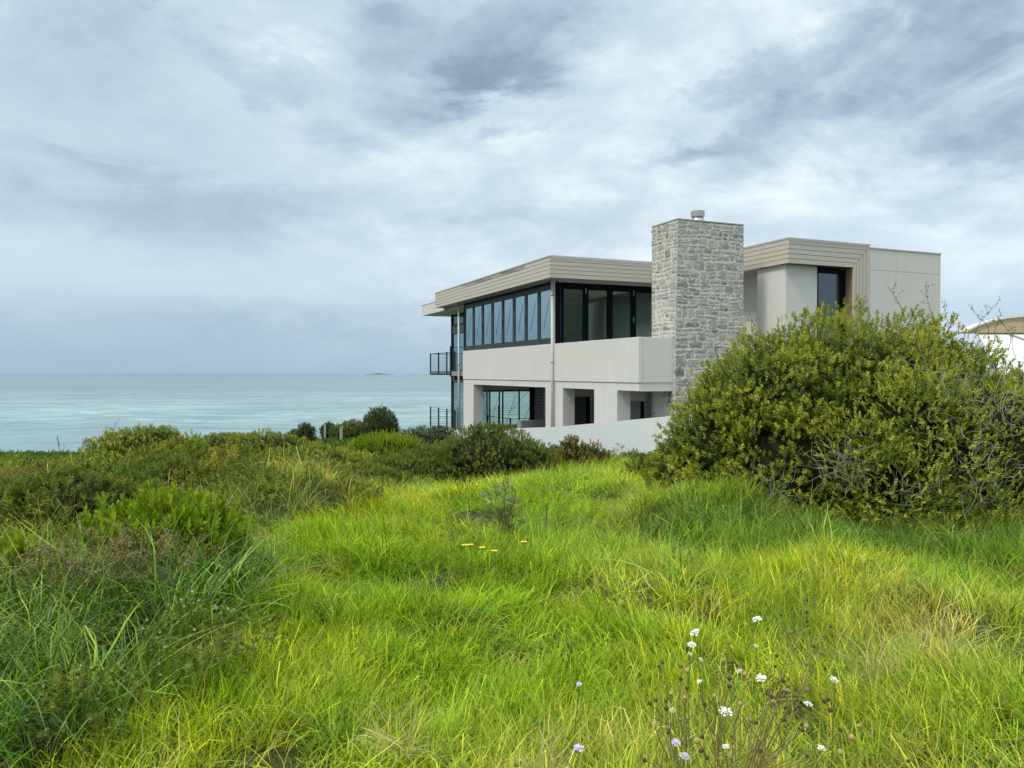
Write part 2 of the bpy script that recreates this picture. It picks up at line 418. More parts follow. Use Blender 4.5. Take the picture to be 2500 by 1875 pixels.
swl = t.new('ShaderNodeTexWave', wave_type='BANDS', bands_direction='Y', wave_profile='SIN')
t.l.new(t.mapping(gp, rot=(0, 0, R(-2)), scale=(0.18, 1, 1)), swl.inputs[0]); swl.inputs['Scale'].default_value = 0.010; swl.inputs['Distortion'].default_value = 5; swl.inputs['Detail'].default_value = 3; swl.inputs['Detail Scale'].default_value = 0.6
h = t.math('ADD', t.math('ADD', t.math('MULTIPLY', w1, 0.12), t.math('MULTIPLY', w2, 0.5)), t.math('ADD', t.math('MULTIPLY', w3, 1.5), t.math('MULTIPLY', swl.outputs[1], 1.1)))
# ripple shading painted into the colour: dark streaks follow the wave layers
c = t.mix(t.math('MULTIPLY', t.smooth(w2, 0.44, 0.60), 0.36), c, (0.095, 0.165, 0.20))
c = t.mix(t.math('MULTIPLY', t.smooth(w3, 0.47, 0.58), 0.50), c, (0.095, 0.165, 0.185))
w5 = wave_layer(0.004, 0.008, 7, 0)
c = t.mix(t.math('MULTIPLY', t.smooth(w5, 0.50, 0.58), 0.30), c, (0.085, 0.145, 0.175))
w4 = wave_layer(0.02, 0.035, 7, 1)
c = t.mix(t.math('MULTIPLY', t.smooth(w4, 0.48, 0.58), 0.42), c, (0.095, 0.165, 0.19))
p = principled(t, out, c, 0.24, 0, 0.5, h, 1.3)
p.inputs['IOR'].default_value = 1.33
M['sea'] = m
sea = MB(); n = len(sea.v)
sea.add([(-60000, 60, SEA), (60000, 60, SEA), (60000, 70000, SEA), (-60000, 70000, SEA)], [(0, 1, 2, 3)])
tag(sea.build('sea', M['sea']), 'grey turquoise sea reaching the horizon', kind='structure')

def island():
    n = 90; xs = np.linspace(-1, 1, n); m_ = 14
    V = []; 
    prof = lambda x: max(0, (1 - abs(x) ** 1.7)) * (0.55 + 0.45 * math.exp(-((x + 0.05) / 0.42) ** 2)) + 0.06 * math.sin(x * 23) * (1 - x * x) + 0.05 * math.sin(x * 61 + 1) * (1 - x * x)
    for j in range(m_):
        tt = j / (m_ - 1) * 2 - 1
        for x in xs:
            hh = prof(x + 0.1 * tt) * (1 - tt * tt) * 15.5
            hh *= 0.85 + 0.3 * math.sin(x * 40 + tt * 7) * math.sin(tt * 5 + x * 17)
            V.append((x * 97, tt * 34, max(-2, hh - 0.6)))
    F = [(j * n + i, j * n + i + 1, (j + 1) * n + i + 1, (j + 1) * n + i) for j in range(m_ - 1) for i in range(n - 1)]
    smat = simple('white_surf', (0.8, 0.85, 0.88), 0.8)
    root = empty('rocky_island', (-842, 4850, SEA))
    tag(root, 'low rocky island on the horizon with surf at both ends', 'island')
    m, t, out = material('island_rock')
    oc = t.new('ShaderNodeTexCoord').outputs['Object']
    c = t.mix(t.noise(oc, 0.08, 5), (0.10, 0.12, 0.14), (0.20, 0.20, 0.21))
    principled(t, out, c, 0.9)
    b = MB(); b.add(V, F); b.build('rock', m, root)
    for (x0, x1, y) in ((-114, -99, -10), (-101, -93, -18), (98, 112, -12), (112, 128, -16), (128, 142, -10)):
        f = MB(); k = 14
        vs = [((x0 + x1) / 2 + (x1 - x0) / 2 * math.cos(2 * math.pi * i / k), y + 7 * math.sin(2 * math.pi * i / k), 0.1) for i in range(k)] + [((x0 + x1) / 2, y, 1.2)]
        f.add(vs, [(i, (i + 1) % k, k) for i in range(k)]); f.build('surf', smat, root)
island()

# ------------------------------------------------------------------ boundary wall
def ribbon(path, th):
    """plan path (x, y, top z) -> solid wall of thickness th with a smooth curve"""
    P = []
    for i in range(len(path) - 1):
        p0 = path[max(i - 1, 0)]; p1 = path[i]; p2 = path[i + 1]; p3 = path[min(i + 2, len(path) - 1)]
        for s in np.linspace(0, 1, 9)[:-1]:
            q = [0.5 * ((2 * p1[k]) + (-p0[k] + p2[k]) * s + (2 * p0[k] - 5 * p1[k] + 4 * p2[k] - p3[k]) * s * s + (-p0[k] + 3 * p1[k] - 3 * p2[k] + p3[k]) * s ** 3) for k in range(3)]
            P.append(q)
    P.append(list(path[-1]))
    P = np.array(P); d = np.gradient(P[:, :2], axis=0); d /= np.linalg.norm(d, axis=1)[:, None]
    nrm = np.stack([-d[:, 1], d[:, 0]], 1)
    b = MB(); vs = []; k = len(P)
    for i in range(k):
        a = P[i, :2] + nrm[i] * th / 2; c = P[i, :2] - nrm[i] * th / 2; zt = P[i, 2] + EYE
        vs += [(a[0], a[1], zt), (c[0], c[1], zt), (c[0], c[1], EYE - 4.6), (a[0], a[1], EYE - 4.6)]
    fs = []
    for i in range(k - 1):
        for e in range(4):
            fs.append((i * 4 + e, (i + 1) * 4 + e, (i + 1) * 4 + (e + 1) % 4, i * 4 + (e + 1) % 4))
    fs += [(0, 1, 2, 3), ((k - 1) * 4 + 3, (k - 1) * 4 + 2, (k - 1) * 4 + 1, (k - 1) * 4)]
    b.add(vs, fs); return b
bw_ = ribbon(WALL[1:], 0.2).build('boundary_wall', M['wall_white'])
tag(bw_, 'long curving white rendered garden wall below the house', 'wall')

# ------------------------------------------------------------------ the beach house
# local frame: x runs along the front (to the right), y runs seaward, z from the patio slab
HB = 3.2
house = empty('beach_house', (1.19, 24.0, EYE - HB), R(22.77))
tag(house, 'modern two storey beach house with folding windows, timber fascia and stone chimney', 'house')
class HM(MB):
    def box(self, x0, x1, y0, y1, z0, z1): return super().box(x0, x1, y0, y1, z0 + HB, z1 + HB)
    def hprism(self, poly, axis, a, b):
        if axis == 'z': return self.prism(poly, 'z', a + HB, b + HB)
        return self.prism([(p[0], p[1] + HB) for p in poly], axis, a, b)

# roof: flat core, board fascia on every visible edge, folded metal cap
core = HM()
core.hprism([(0.03, 0.03), (4.64, 0.03), (4.64, 12.17), (0.03, 12.17)], 'z', 3.02, 3.62)
core.hprism([(4.64, -5.32), (7.56, -5.32), (7.56, 12.17), (4.64, 12.17)], 'z', 3.021, 3.621)
roof = core.build('roof', M['soffit'], house)
def boards_run(b, kind, a0, a1, off, breaks, mitre=None):
    """five horizontal boards; kind 'x' faces the viewer (plane y=off), 'y' faces left (plane x=off)"""
    for i in range(5):
        z0 = 3.0 + 0.13 * i; z1 = z0 + 0.116
        cuts = [a0] + [c for c, bi in breaks if bi == i] + [a1]
        for c0, c1 in zip(cuts[:-1], cuts[1:]):
            s0 = c0 + (0.003 if c0 != a0 else 0); s1 = c1 - (0.003 if c1 != a1 else 0)
            j = 0.0015 * ((i * 7 + int(c0 * 10)) % 3)
            if kind == 'y': b.box(off + j, off + 0.026, s0, s1, z0, z1)
            else:
                if mitre and c1 == a1:
                    e0 = mitre + (z0 - 3.0) * 0.985; e1 = mitre + (z1 - 3.0) * 0.985
                    b.hprism([(s0, z0), (e0, z0), (e1, z1), (s0, z1)], 'y', off + j, off + 0.026)
                else: b.box(s0, s1, off + j, off + 0.026, z0, z1)
fb = HM()
boards_run(fb, 'y', 0.0, 12.2, 0.0, [(7.4, 1), (3.1, 0), (5.6, 3), (9.5, 4), (2.0, 4), (10.6, 0)])
boards_run(fb, 'x', 0.028, 4.60, 0.0, [(2.7, 0), (1.3, 3), (3.9, 2)])
boards_run(fb, 'y', -5.35, -0.01, 4.61, [(-3.6, 0), (-2.0, 2), (-4.4, 4)])
boards_run(fb, 'x', 4.638, 7.59, -5.35, [(6.4, 4)], mitre=6.95)
fb.box(0.03, 7.5, 12.175, 12.2, 3.0, 3.64)
fb.build('fascia', M['cladding'], roof)
fv = HM()
for i in range(5):
    v0 = 6.95 + 0.128 * i; v1 = v0 + 0.114
    fv.hprism([(v0, -3.2), (v1, -3.2), (v1, 3.0 + (v1 - 6.95) / 0.985 - 0.016), (v0, 3.0 + (v0 - 6.95) / 0.985 - 0.016)], 'y', -5.35 + 0.001 * (i % 2), -5.324)
fv.build('upright_boards', M['cladding_v'], roof)
cap = HM()
cap.box(-0.02, 0.06, -0.02, 12.22, 3.652, 3.69); cap.box(0.06, 4.59, -0.02, 0.06, 3.652, 3.69)
cap.box(4.59, 4.67, -5.37, 0.06, 3.652, 3.69); cap.box(4.67, 7.61, -5.37, -5.29, 3.652, 3.69); cap.box(7.53, 7.61, -5.29, 12.2, 3.652, 3.69)
cap.build('flashing', M['metal_trim'], roof)
# sea side canopy
cn = HM(); cn.box(0.43, 9.0, 12.21, 14.3, 2.9, 3.40); cn.box(0.43, 9.0, 14.312, 15.9, 2.9, 3.40); cn.box(0.6, 9.0, 9.56, 12.2, 2.90, 3.0)
cn.box(0.45, 8.98, 12.3, 15.88, 2.95, 3.39)
cno = cn.build('canopy', M['render'], house)
cc = HM(); cc.box(0.415, 9.0, 12.21, 15.92, 3.40, 3.43); cc.build('flashing', M['metal_trim'], cno)

# right hand block
rb = HM()
rb.box(4.72, 5.90, -5.1, -3.95, -3.2, 3.02)
rb.build('wall', M['render'], house, bevel=0.05)
rw = HM(); rw.box(5.6, 5.8, -3.945, 0.9, -3.2, 3.02); rw.build('wall', M['render'], house)
rp = HM()
for (a, b_) in ((7.60, 8.645), (8.655, 10.49)):
    for (z0, z1) in ((-3.2, 2.968), (2.978, 3.575)):
        rp.box(a, b_, -5.33, -5.25, z0, z1)
rp.box(7.61, 10.485, -5.30, 12.0, -3.2, 3.57)
rpo = rp.build('panelled_wall', M['render'], house)
rc = HM(); rc.box(7.612, 10.51, -5.35, -5.24, 3.577, 3.612); rc.box(10.41, 10.51, -5.24, 12.0, 3.577, 3.612); rc.build('flashing', M['metal_trim'], rpo)
fx = HM(); fx.box(10.49, 10.56, -5.2, -5.12, 3.05, 3.17); fx.build('junction_box', M['metal_trim'], rpo)
# its tall window with the warm timber reveal
rv = HM(); rv.box(6.95, 6.99, -5.323, -5.06, -3.2, 2.998); rv.box(5.90, 6.95, -5.32, -5.10, 3.0, 3.019)
for k in (0.085, 0.17): rv.box(6.94, 6.952, -5.35 + k, -5.35 + k + 0.06, -3.2, 2.99)
rv.build('window_reveal', M['wood_warm'], house)
tw = HM(); tw.box(5.90, 5.935, -5.085, -5.0, -1.2, 2.95); tw.box(6.76, 6.95, -5.085, -5.0, -1.2, 2.95); tw.box(5.935, 6.76, -5.085, -5.0, 2.83, 2.995); tw.box(5.935, 6.76, -5.085, -5.0, -1.2, -1.1)
tw.box(6.66, 6.70, -5.04, -4.98, -1.1, 2.83)
two = tw.build('tall_window', M['black_frame'], house)
tp = HM(); tp.box(5.935, 6.76, -5.045, -5.03, -1.1, 2.83); tp.build('pane', M['glass_tall'], two)
bk = HM(); bk.box(5.82, 7.56, -4.95, -4.8, -3.2, 3.0); bk.build('inner_wall', M['interior'], house)

# balcony parapet and slab
pp = HM(); pp.box(0.42, 0.56, -4.48, 9.54, -0.25, 0.95); pp.box(0.568, 1.60, -4.477, -4.32, -0.25, 0.948); pp.box(0.50, 0.62, -4.40, 9.5, -0.24, 0.94)
pp.build('balcony_parapet', M['render'], house, bevel=0.006)
bs = HM(); bs.box(0.6, 1.57, -4.33, 0.72, -0.24, -0.02); bs.box(1.57, 5.6, -3.2, 0.72, -0.238, -0.022); bs.build('balcony_floor', M['grey_slab'], house)
# beams and columns below it
bm_ = HM()
js = [9.54, 8.27, 7.05, 5.77, 4.48, 3.19, 1.90, 1.275, 0.0, -0.77, -2.04, -3.34, -4.46]
solid = {(9.54, 8.27), (1.275, 0.0), (-2.04, -3.34)}
for a, b_ in zip(js[:-1], js[1:]):
    if (a, b_) in solid: continue
    bm_.box(0.45, 0.47, b_ + 0.004, a - 0.004, -0.47, -0.255)
bm_.box(0.466, 0.62, -4.44, 9.5, -0.462, -0.255)
bm_.box(0.474, 1.56, -4.458, -4.30, -0.478, -0.255)
bm_.build('beam', M['render'], house)
for a, b_ in ((8.27, 9.54), (0.0, 1.275), (-3.34, -2.04)):
    c_ = HM(); c_.box(0.448, 0.87, b_ if a > b_ else a, a if a > b_ else b_, -3.2, -0.257); c_.build('column', M['render'], house)
uf = HM(); uf.box(0.62, 9.5, -3.0, 9.54, -0.28, -0.242); uf.build('patio_ceiling', M['soffit'], house)
pf = HM(); pf.box(0.3, 10.4, -5.0, 9.56, -3.2, -2.86); pf.build('patio_floor', M['grey_slab'], house)

# walls with doors below the balcony
wl = HM()
wl.box(0.871, 1.24, 0.72, 0.9, -2.86, -0.281); wl.box(1.24, 2.6, 0.72, 0.9, -0.77, -0.281); wl.box(2.6, 5.6, 0.72, 0.9, -2.86, -0.281)
wl.build('patio_wall', M['render_warm'], house)
wl = HM(); wl.box(0.871, 1.60, -3.0, -2.85, -0.80, -0.281); wl.build('lintel', M['render_warm'], house)
def hinged_door(x0, x1, y, zt, mat, frame_x0, frame_x1, handle_x=None):
    d = HM(); d.box(x0, x1, y + 0.05, y + 0.09, -2.85, zt); 
    do = d.build('door', mat, house)
    f = HM(); f.box(frame_x0, frame_x1, y + 0.03, y + 0.12, -2.85, zt); f.build('door_frame', M['black_frame'], do)
    if handle_x:
        h = HM(); h.tube([(handle_x, y + 0.01, -1.85 + HB), (handle_x, y + 0.05, -1.85 + HB)], 0.012); h.tube([(handle_x - 0.12, y + 0.01, -1.85 + HB), (handle_x + 0.01, y + 0.01, -1.85 + HB)], 0.011)
        h.build('handle', M['steel'], do)
    return do
hinged_door(1.24, 1.72, 0.76, -0.77, M['door_dark'], 1.72, 1.86, 1.66)
sl = HM(); sl.box(1.86, 2.6, 0.80, 0.82, -2.85, -0.77); sl.build('side_light', M['glass_tall'], house)
hinged_door(0.872, 1.46, -2.98, -0.80, M['door_grey'], 1.46, 1.565)
# patio end wall, sea glass, louvre screen, low wall, posts
gw = HM(); gw.box(0.871, 9.5, 9.30, 9.54, -0.75, -0.281); gw.build('lintel', M['render_warm'], house)
def glazing(name, kind, a0, a1, off, z0, z1, divs, mat, fmat, fw=0.05, diagonal_rod=True, rail=0.06):
    """a run of fixed glazing: kind 'x' lies in plane y=off, 'y' in plane x=off"""
    f = HM(); p = HM(); br = HM()
    def bx(m_, s0, s1, d0, d1, q0, q1):
        if kind == 'x': m_.box(s0, s1, off + d0, off + d1, q0, q1)
        else: m_.box(off + d0, off + d1, s0, s1, q0, q1)
    bx(f, a0, a1, -0.015, 0.025, z1 - rail, z1); bx(f, a0, a1, -0.015, 0.025, z0, z0 + rail)
    xs = [a0] + divs + [a1]
    for i, x in enumerate(xs):
        s0 = x - (fw / 2 if 0 < i < len(xs) - 1 else (0 if i == 0 else fw)); bx(f, s0, s0 + fw, -0.014, 0.024, z0 + rail, z1 - rail)
    bx(p, a0 + fw * .5, a1 - fw * .5, 0.0, 0.008, z0 + rail * .5, z1 - rail * .5)
    fo = f.build(name, fmat, house); p.build('pane', mat, fo)
    if diagonal_rod:
        for s0, s1 in zip(xs[:-1], xs[1:]):
            wd = s1 - s0; q = z1 - z0
            A = (s0 + wd * 0.22, z0 + q * 0.30); B = (s0 + wd * 0.85, z0 + q * 0.93)
            pa = [(A[0], off + 0.06, A[1] + HB), (B[0], off + 0.06, B[1] + HB)] if kind == 'x' else [(off + 0.06, A[0], A[1] + HB), (off + 0.06, B[0], B[1] + HB)]
            br = HM(); br.tube(pa, 0.010, 5); br.build('diagonal_rod', M['black_steel'], fo)  # thin dark rod set diagonally across each pane
    return fo
glazing('glazed_screen', 'x', 0.90, 3.95, 9.40, -2.85, -0.75, [1.48, 2.22, 3.0], M['glass_sea'], M['black_frame'], 0.06)
fw2 = HM(); fw2.box(3.6, 3.98, 9.30, 9.37, -2.85, -0.751); fw2.build('patio_wall', M['black_frame'], house)
fw2 = HM(); fw2.box(3.985, 9.4, 9.32, 9.5, -2.85, -0.752); fw2.build('patio_wall', M['black_frame'], house)
wp = HM(); wp.box(1.405, 1.46, 9.25, 9.29, -2.85, -0.76); wp.build('slim_post', M['render'], house)
lv = HM(); lv.box(2.02, 2.20, 6.0, 6.1, -2.85, -0.281)
lvo = lv.build('louvre_screen', M['black_frame'], house)
ls = HM()
for i in range(12): ls.box(2.20, 2.62, 6.02, 6.04, -0.50 - i * 0.125, -0.39 - i * 0.125)
ls.build('louvre_blades', M['grey_slab'], lvo)
lj = HM(); lj.box(2.20, 2.62, 6.05, 6.06, -2.8, -0.281); lj.build('backing', M['black_frame'], lvo)
lw2 = HM(); lw2.box(2.62, 2.74, 5.98, 6.1, -2.85, -0.281); lw2.build('jamb', M['render'], lvo)
rm = HM(); rm.box(2.74, 5.0, 6.0, 6.15, -2.86, -0.281); rm.build('patio_wall', M['render_warm'], house)
lo = HM(); lo.box(1.07, 3.6, 4.75, 5.15, -2.86, -1.79); lo.build('low_patio_wall', M['grey_slab'], house, bevel=0.01)
pot = HM(); pot.lathe(2.35, 4.95, [(0.05, -1.79 + HB), (0.065, -1.66 + HB), (0.055, -1.655 + HB), (0.04, -1.75 + HB)], 12, True)
po_ = pot.build('metal_cup', M['steel'])
po_.parent = None
po_.matrix_world = Matrix.Translation((1.19, 24.0, EYE - HB)) @ Matrix.Rotation(R(22.77), 4, 'Z')
tag(po_, 'small pale cup on the grey low wall inside the patio opening', 'cup')

def rail_run(parent, name, pts, zb, zt, r=0.022, wires=1, foot=0.0, lower=False, balusters=False):
    for i, (x, y) in enumerate(pts):
        p = HM(); p.box(x - r, x + r, y - r, y + r, zb, zt)
        if foot: p.box(x - r, x + foot, y - r * .9, y + r * .9, zb - 0.02, zb + 0.03)
        p.build('post', M['black_steel'], parent)
    for a, b_ in zip(pts[:-1], pts[1:]):
        ro = HM()
        for k in range(wires):
            z = zt - 0.04 - k * (zt - zb - 0.15) / max(1, wires)
            ro.tube([(a[0], a[1], z + HB), (b_[0], b_[1], z + HB)], 0.016 if k == 0 and wires < 3 else 0.005, 6)
        if lower: ro.tube([(a[0], a[1], zb + 0.14 + HB), (b_[0], b_[1], zb + 0.14 + HB)], 0.016, 6)
        if balusters:
            L = math.hypot(b_[0] - a[0], b_[1] - a[1]); nb = int(L / 0.13)
            for q in range(1, nb):
                s = q / nb; x = a[0] + (b_[0] - a[0]) * s; y = a[1] + (b_[1] - a[1]) * s
                ro.tube([(x, y, zb + 0.14 + HB), (x, y, zt - 0.04 + HB)], 0.004, 4)
        ro.build('rail', M['black_steel'], parent)
def sub(name):
    o = bpy.data.objects.new(name, None); col.objects.link(o); o.parent = house; return o
pr = sub('patio_railing'); rail_run(pr, 'r', [(1.43, 9.2), (1.43, 6.66), (2.28, 6.66)], -2.86, -1.80, 0.026, 1)

# balconies on the sea side
dk = HM(); dk.box(1.18, 8.0, 9.6, 16.85, -0.02, 0.07); dk.box(0.44, 1.75, 9.6, 11.25, -0.12, 0.09)
dko = dk.build('upper_deck', M['grey_slab'], house)
for y in (16.7, 15.2, 13.9):
    k = HM(); k.box(1.15, 1.9, y - 0.05, y + 0.05, -0.09, -0.021); k.build('bracket', M['black_steel'], dko)
jb = HM()
for y in (9.8, 10.15, 10.5, 10.85): jb.box(0.5, 1.7, y, y + 0.08, -0.30, -0.121)
jb.build('joists', M['black_steel'], dko)
ur = sub('upper_railing'); rail_run(ur, 'r', [(1.17, 12.85), (1.17, 14.1), (1.17, 15.45), (1.17, 16.86), (3.0, 16.86), (5.0, 16.86), (7.0, 16.86)], -0.07, 1.04, 0.026, 1, lower=True, balusters=True)
ur2 = sub('landing_railing'); rail_run(ur2, 'r', [(0.42, 11.2), (1.65, 11.2)], -0.16, 1.21, 0.03, 1, lower=True, balusters=True)
dl = HM(); dl.box(1.18, 8.0, 9.57, 16.85, -2.86, -2.76); dl.build('lower_deck', M['deck'], house)
lr = sub('lower_railing'); rail_run(lr, 'r', [(1.17, 12.85), (1.17, 14.1), (1.17, 15.45), (1.17, 16.86), (3.0, 16.86), (5.0, 16.86), (7.0, 16.86)], -2.86, -1.74, 0.028, 8)
# glazed sea room, both storeys
glazing('side_glazing', 'y', 9.56, 14.7, 1.68, -2.76, -0.40, [12.3], M['glass_side'], M['dark_frame'], 0.09)
glazing('sea_glazing', 'x', 1.78, 9.0, 14.75, -2.76, -0.40, [4.2, 6.6], M['glass_sea'], M['dark_frame'], 0.06)
glazing('side_glazing', 'y', 9.56, 14.7, 1.68, 0.09, 1.98, [12.3], M['glass_side'], M['dark_frame'], 0.12)
sb = HM(); sb.box(1.66, 1.72, 9.56, 14.7, 1.981, 2.34); sb.build('spandrel', M['grey_slab'], house)
glazing('top_light', 'y', 9.56, 14.7, 1.68, 2.341, 2.899, [11.3, 13.0], M['glass_tall'], M['black_frame'], 0.14, diagonal_rod=False)
cp = HM(); cp.box(1.62, 1.8, 14.70, 14.82, -2.76, 2.899); cp.build('corner_post', M['dark_frame'], house)
sp2 = HM(); sp2.box(1.66, 9.0, 9.6, 14.7, -0.399, -0.125); sp2.build('floor_edge', M['grey_slab'], house)

# folding windows on the left face: eight leaves
K = 8; u0, u1 = 0.80, 9.46; lw = (u1 - u0) / K
for k in range(K):
    a = u0 + k * lw; b_ = a + lw
    f = HM(); z0, z1 = 0.953, 2.90
    f.box(0.47, 0.53, a + 0.004, a + 0.095, z0, z1); f.box(0.47, 0.53, b_ - 0.095, b_ - 0.004, z0, z1)
    f.box(0.472, 0.528, a + 0.095, b_ - 0.095, z0, z0 + 0.20); f.box(0.472, 0.528, a + 0.095, b_ - 0.095, z1 - 0.17, z1)
    fo = f.build('folding_window', M['dark_frame'], house)
    p = HM(); p.box(0.495, 0.503, a + 0.09, b_ - 0.09, z0 + 0.19, z1 - 0.16); p.build('pane', M['glass_side'], fo)
    br = HM(); br.tube([(0.488, a + 0.72, 1.45 + HB), (0.488, a + 0.30, 2.42 + HB)], 0.004, 4)
    if k in (2, 4, 6): br.tube([(0.489, a + 0.85, 1.75 + HB), (0.489, a + 0.20, 1.30 + HB)], 0.003, 4)
    br.build('diagonal_rod', M['dark_frame'], fo)  # thin dark rods slanting over the pane
    if k % 2 == 1:
        h = HM(); h.box(0.455, 0.47, b_ - 0.03, b_ + 0.0, 1.75, 2.0); h.build('hinge', M['black_steel'], fo)
tr_ = HM(); tr_.box(0.455, 0.56, 0.72, 9.5, 2.901, 2.98); tr_.box(0.455, 0.545, 9.462, 9.53, 0.953, 2.90); tr_.build('window_head', M['black_frame'], house)
ht = HM(); ht.box(0.40, 0.60, 0.66, 9.6, 2.981, 3.018); ht.box(0.6, 5.6, 0.60, 0.80, 2.955, 3.018)
ht.build('head_trim', M['soffit'], house)
pc = HM(); pc.box(0.425, 0.50, 0.665, 0.79, 0.952, 2.98); pc.build('corner_trim', M['render'], house)
# folding glass doors on the right face
jm = HM(); jm.box(0.505, 0.74, 0.70, 0.80, 0.0, 2.953); jm.box(0.741, 5.6, 0.70, 0.80, 2.86, 2.953); jm.build('door_jamb', M['black_frame'], house)
blue = simple('blue_edge_film', (0.02, 0.03, 0.16), 0.4)
be = HM(); be.box(0.70, 0.715, 0.69, 0.70, 0.0, 2.85); be.build('edge_film', blue, house)
for k in range(5):
    a = 0.742 + k * 0.915; b_ = a + 0.915; z0, z1 = 0.0, 2.858
    f = HM()
    f.box(a + 0.002, a + 0.10, 0.72, 0.78, z0, z1); f.box(b_ - 0.10, b_ - 0.002, 0.72, 0.78, z0, z1)
    f.box(a + 0.10, b_ - 0.10, 0.722, 0.778, z0, z0 + 0.15); f.box(a + 0.10, b_ - 0.10, 0.722, 0.778, z1 - 0.11, z1)
    fo = f.build('glass_door', M['black_frame'], house)
    p = HM(); p.box(a + 0.095, b_ - 0.095, 0.747, 0.755, z0 + 0.14, z1 - 0.10); p.build('pane', M['glass_dark'], fo)
    if k == 0:
        h = HM(); h.tube([(b_ - 0.05, 0.72, 1.05 + HB), (b_ - 0.05, 0.66, 1.05 + HB)], 0.012); h.tube([(b_ - 0.05, 0.66, 1.05 + HB), (b_ - 0.19, 0.66, 1.05 + HB)], 0.011); h.box(b_ - 0.075, b_ - 0.025, 0.712, 0.72, 0.93, 1.17)
        h.build('handle', M['black_steel'], fo)
    if k in (0, 2):
        h = HM(); h.box(b_ - 0.012, b_ + 0.012, 0.708, 0.72, 2.62, 2.80)
        h.build('hinge', M['steel'], fo)
        if k == 2: h = HM(); h.box(b_ - 0.012, b_ + 0.012, 0.708, 0.72, 1.72, 1.90); h.build('hinge', M['steel'], fo)
    if k == 1:
        s_ = HM(); s_.box(a + 0.22, a + 0.37, 0.738, 0.745, 0.88, 1.10); s_.build('card', M['green_tag'], fo)
# the room behind
rm = HM(); rm.box(0.7, 5.6, 6.6, 6.75, 0.0, 2.98); rm.box(0.7, 5.6, 0.85, 6.7, -0.235, -0.01); rm.box(0.62, 5.6, 0.82, 9.4, 2.96, 3.0); rm.box(3.6, 3.75, 3.0, 6.6, 0, 2.7); rm.box(2.0, 2.9, 6.4, 6.6, 0, 2.3)
rm.build('living_room', M['interior'], house)

# downpipes
for (x, y) in ((0.37, 0.60), (0.37, 9.92)):
    d = HM(); d.tube([(x, y, -3.1 + HB), (x, y, 3.02 + HB)], 0.05, 14)
    do = d.build('downpipe', M['pipe'], house)
    for z in (0.35, -1.7, 2.5):
        c_ = HM(); c_.tube([(x, y, z - 0.02 + HB), (x, y, z + 0.02 + HB)], 0.058, 14); c_.box(x, 0.425, y - 0.012, y + 0.012, z - 0.018, z + 0.018)
        c_.build('bracket', M['grey_slab'], do)

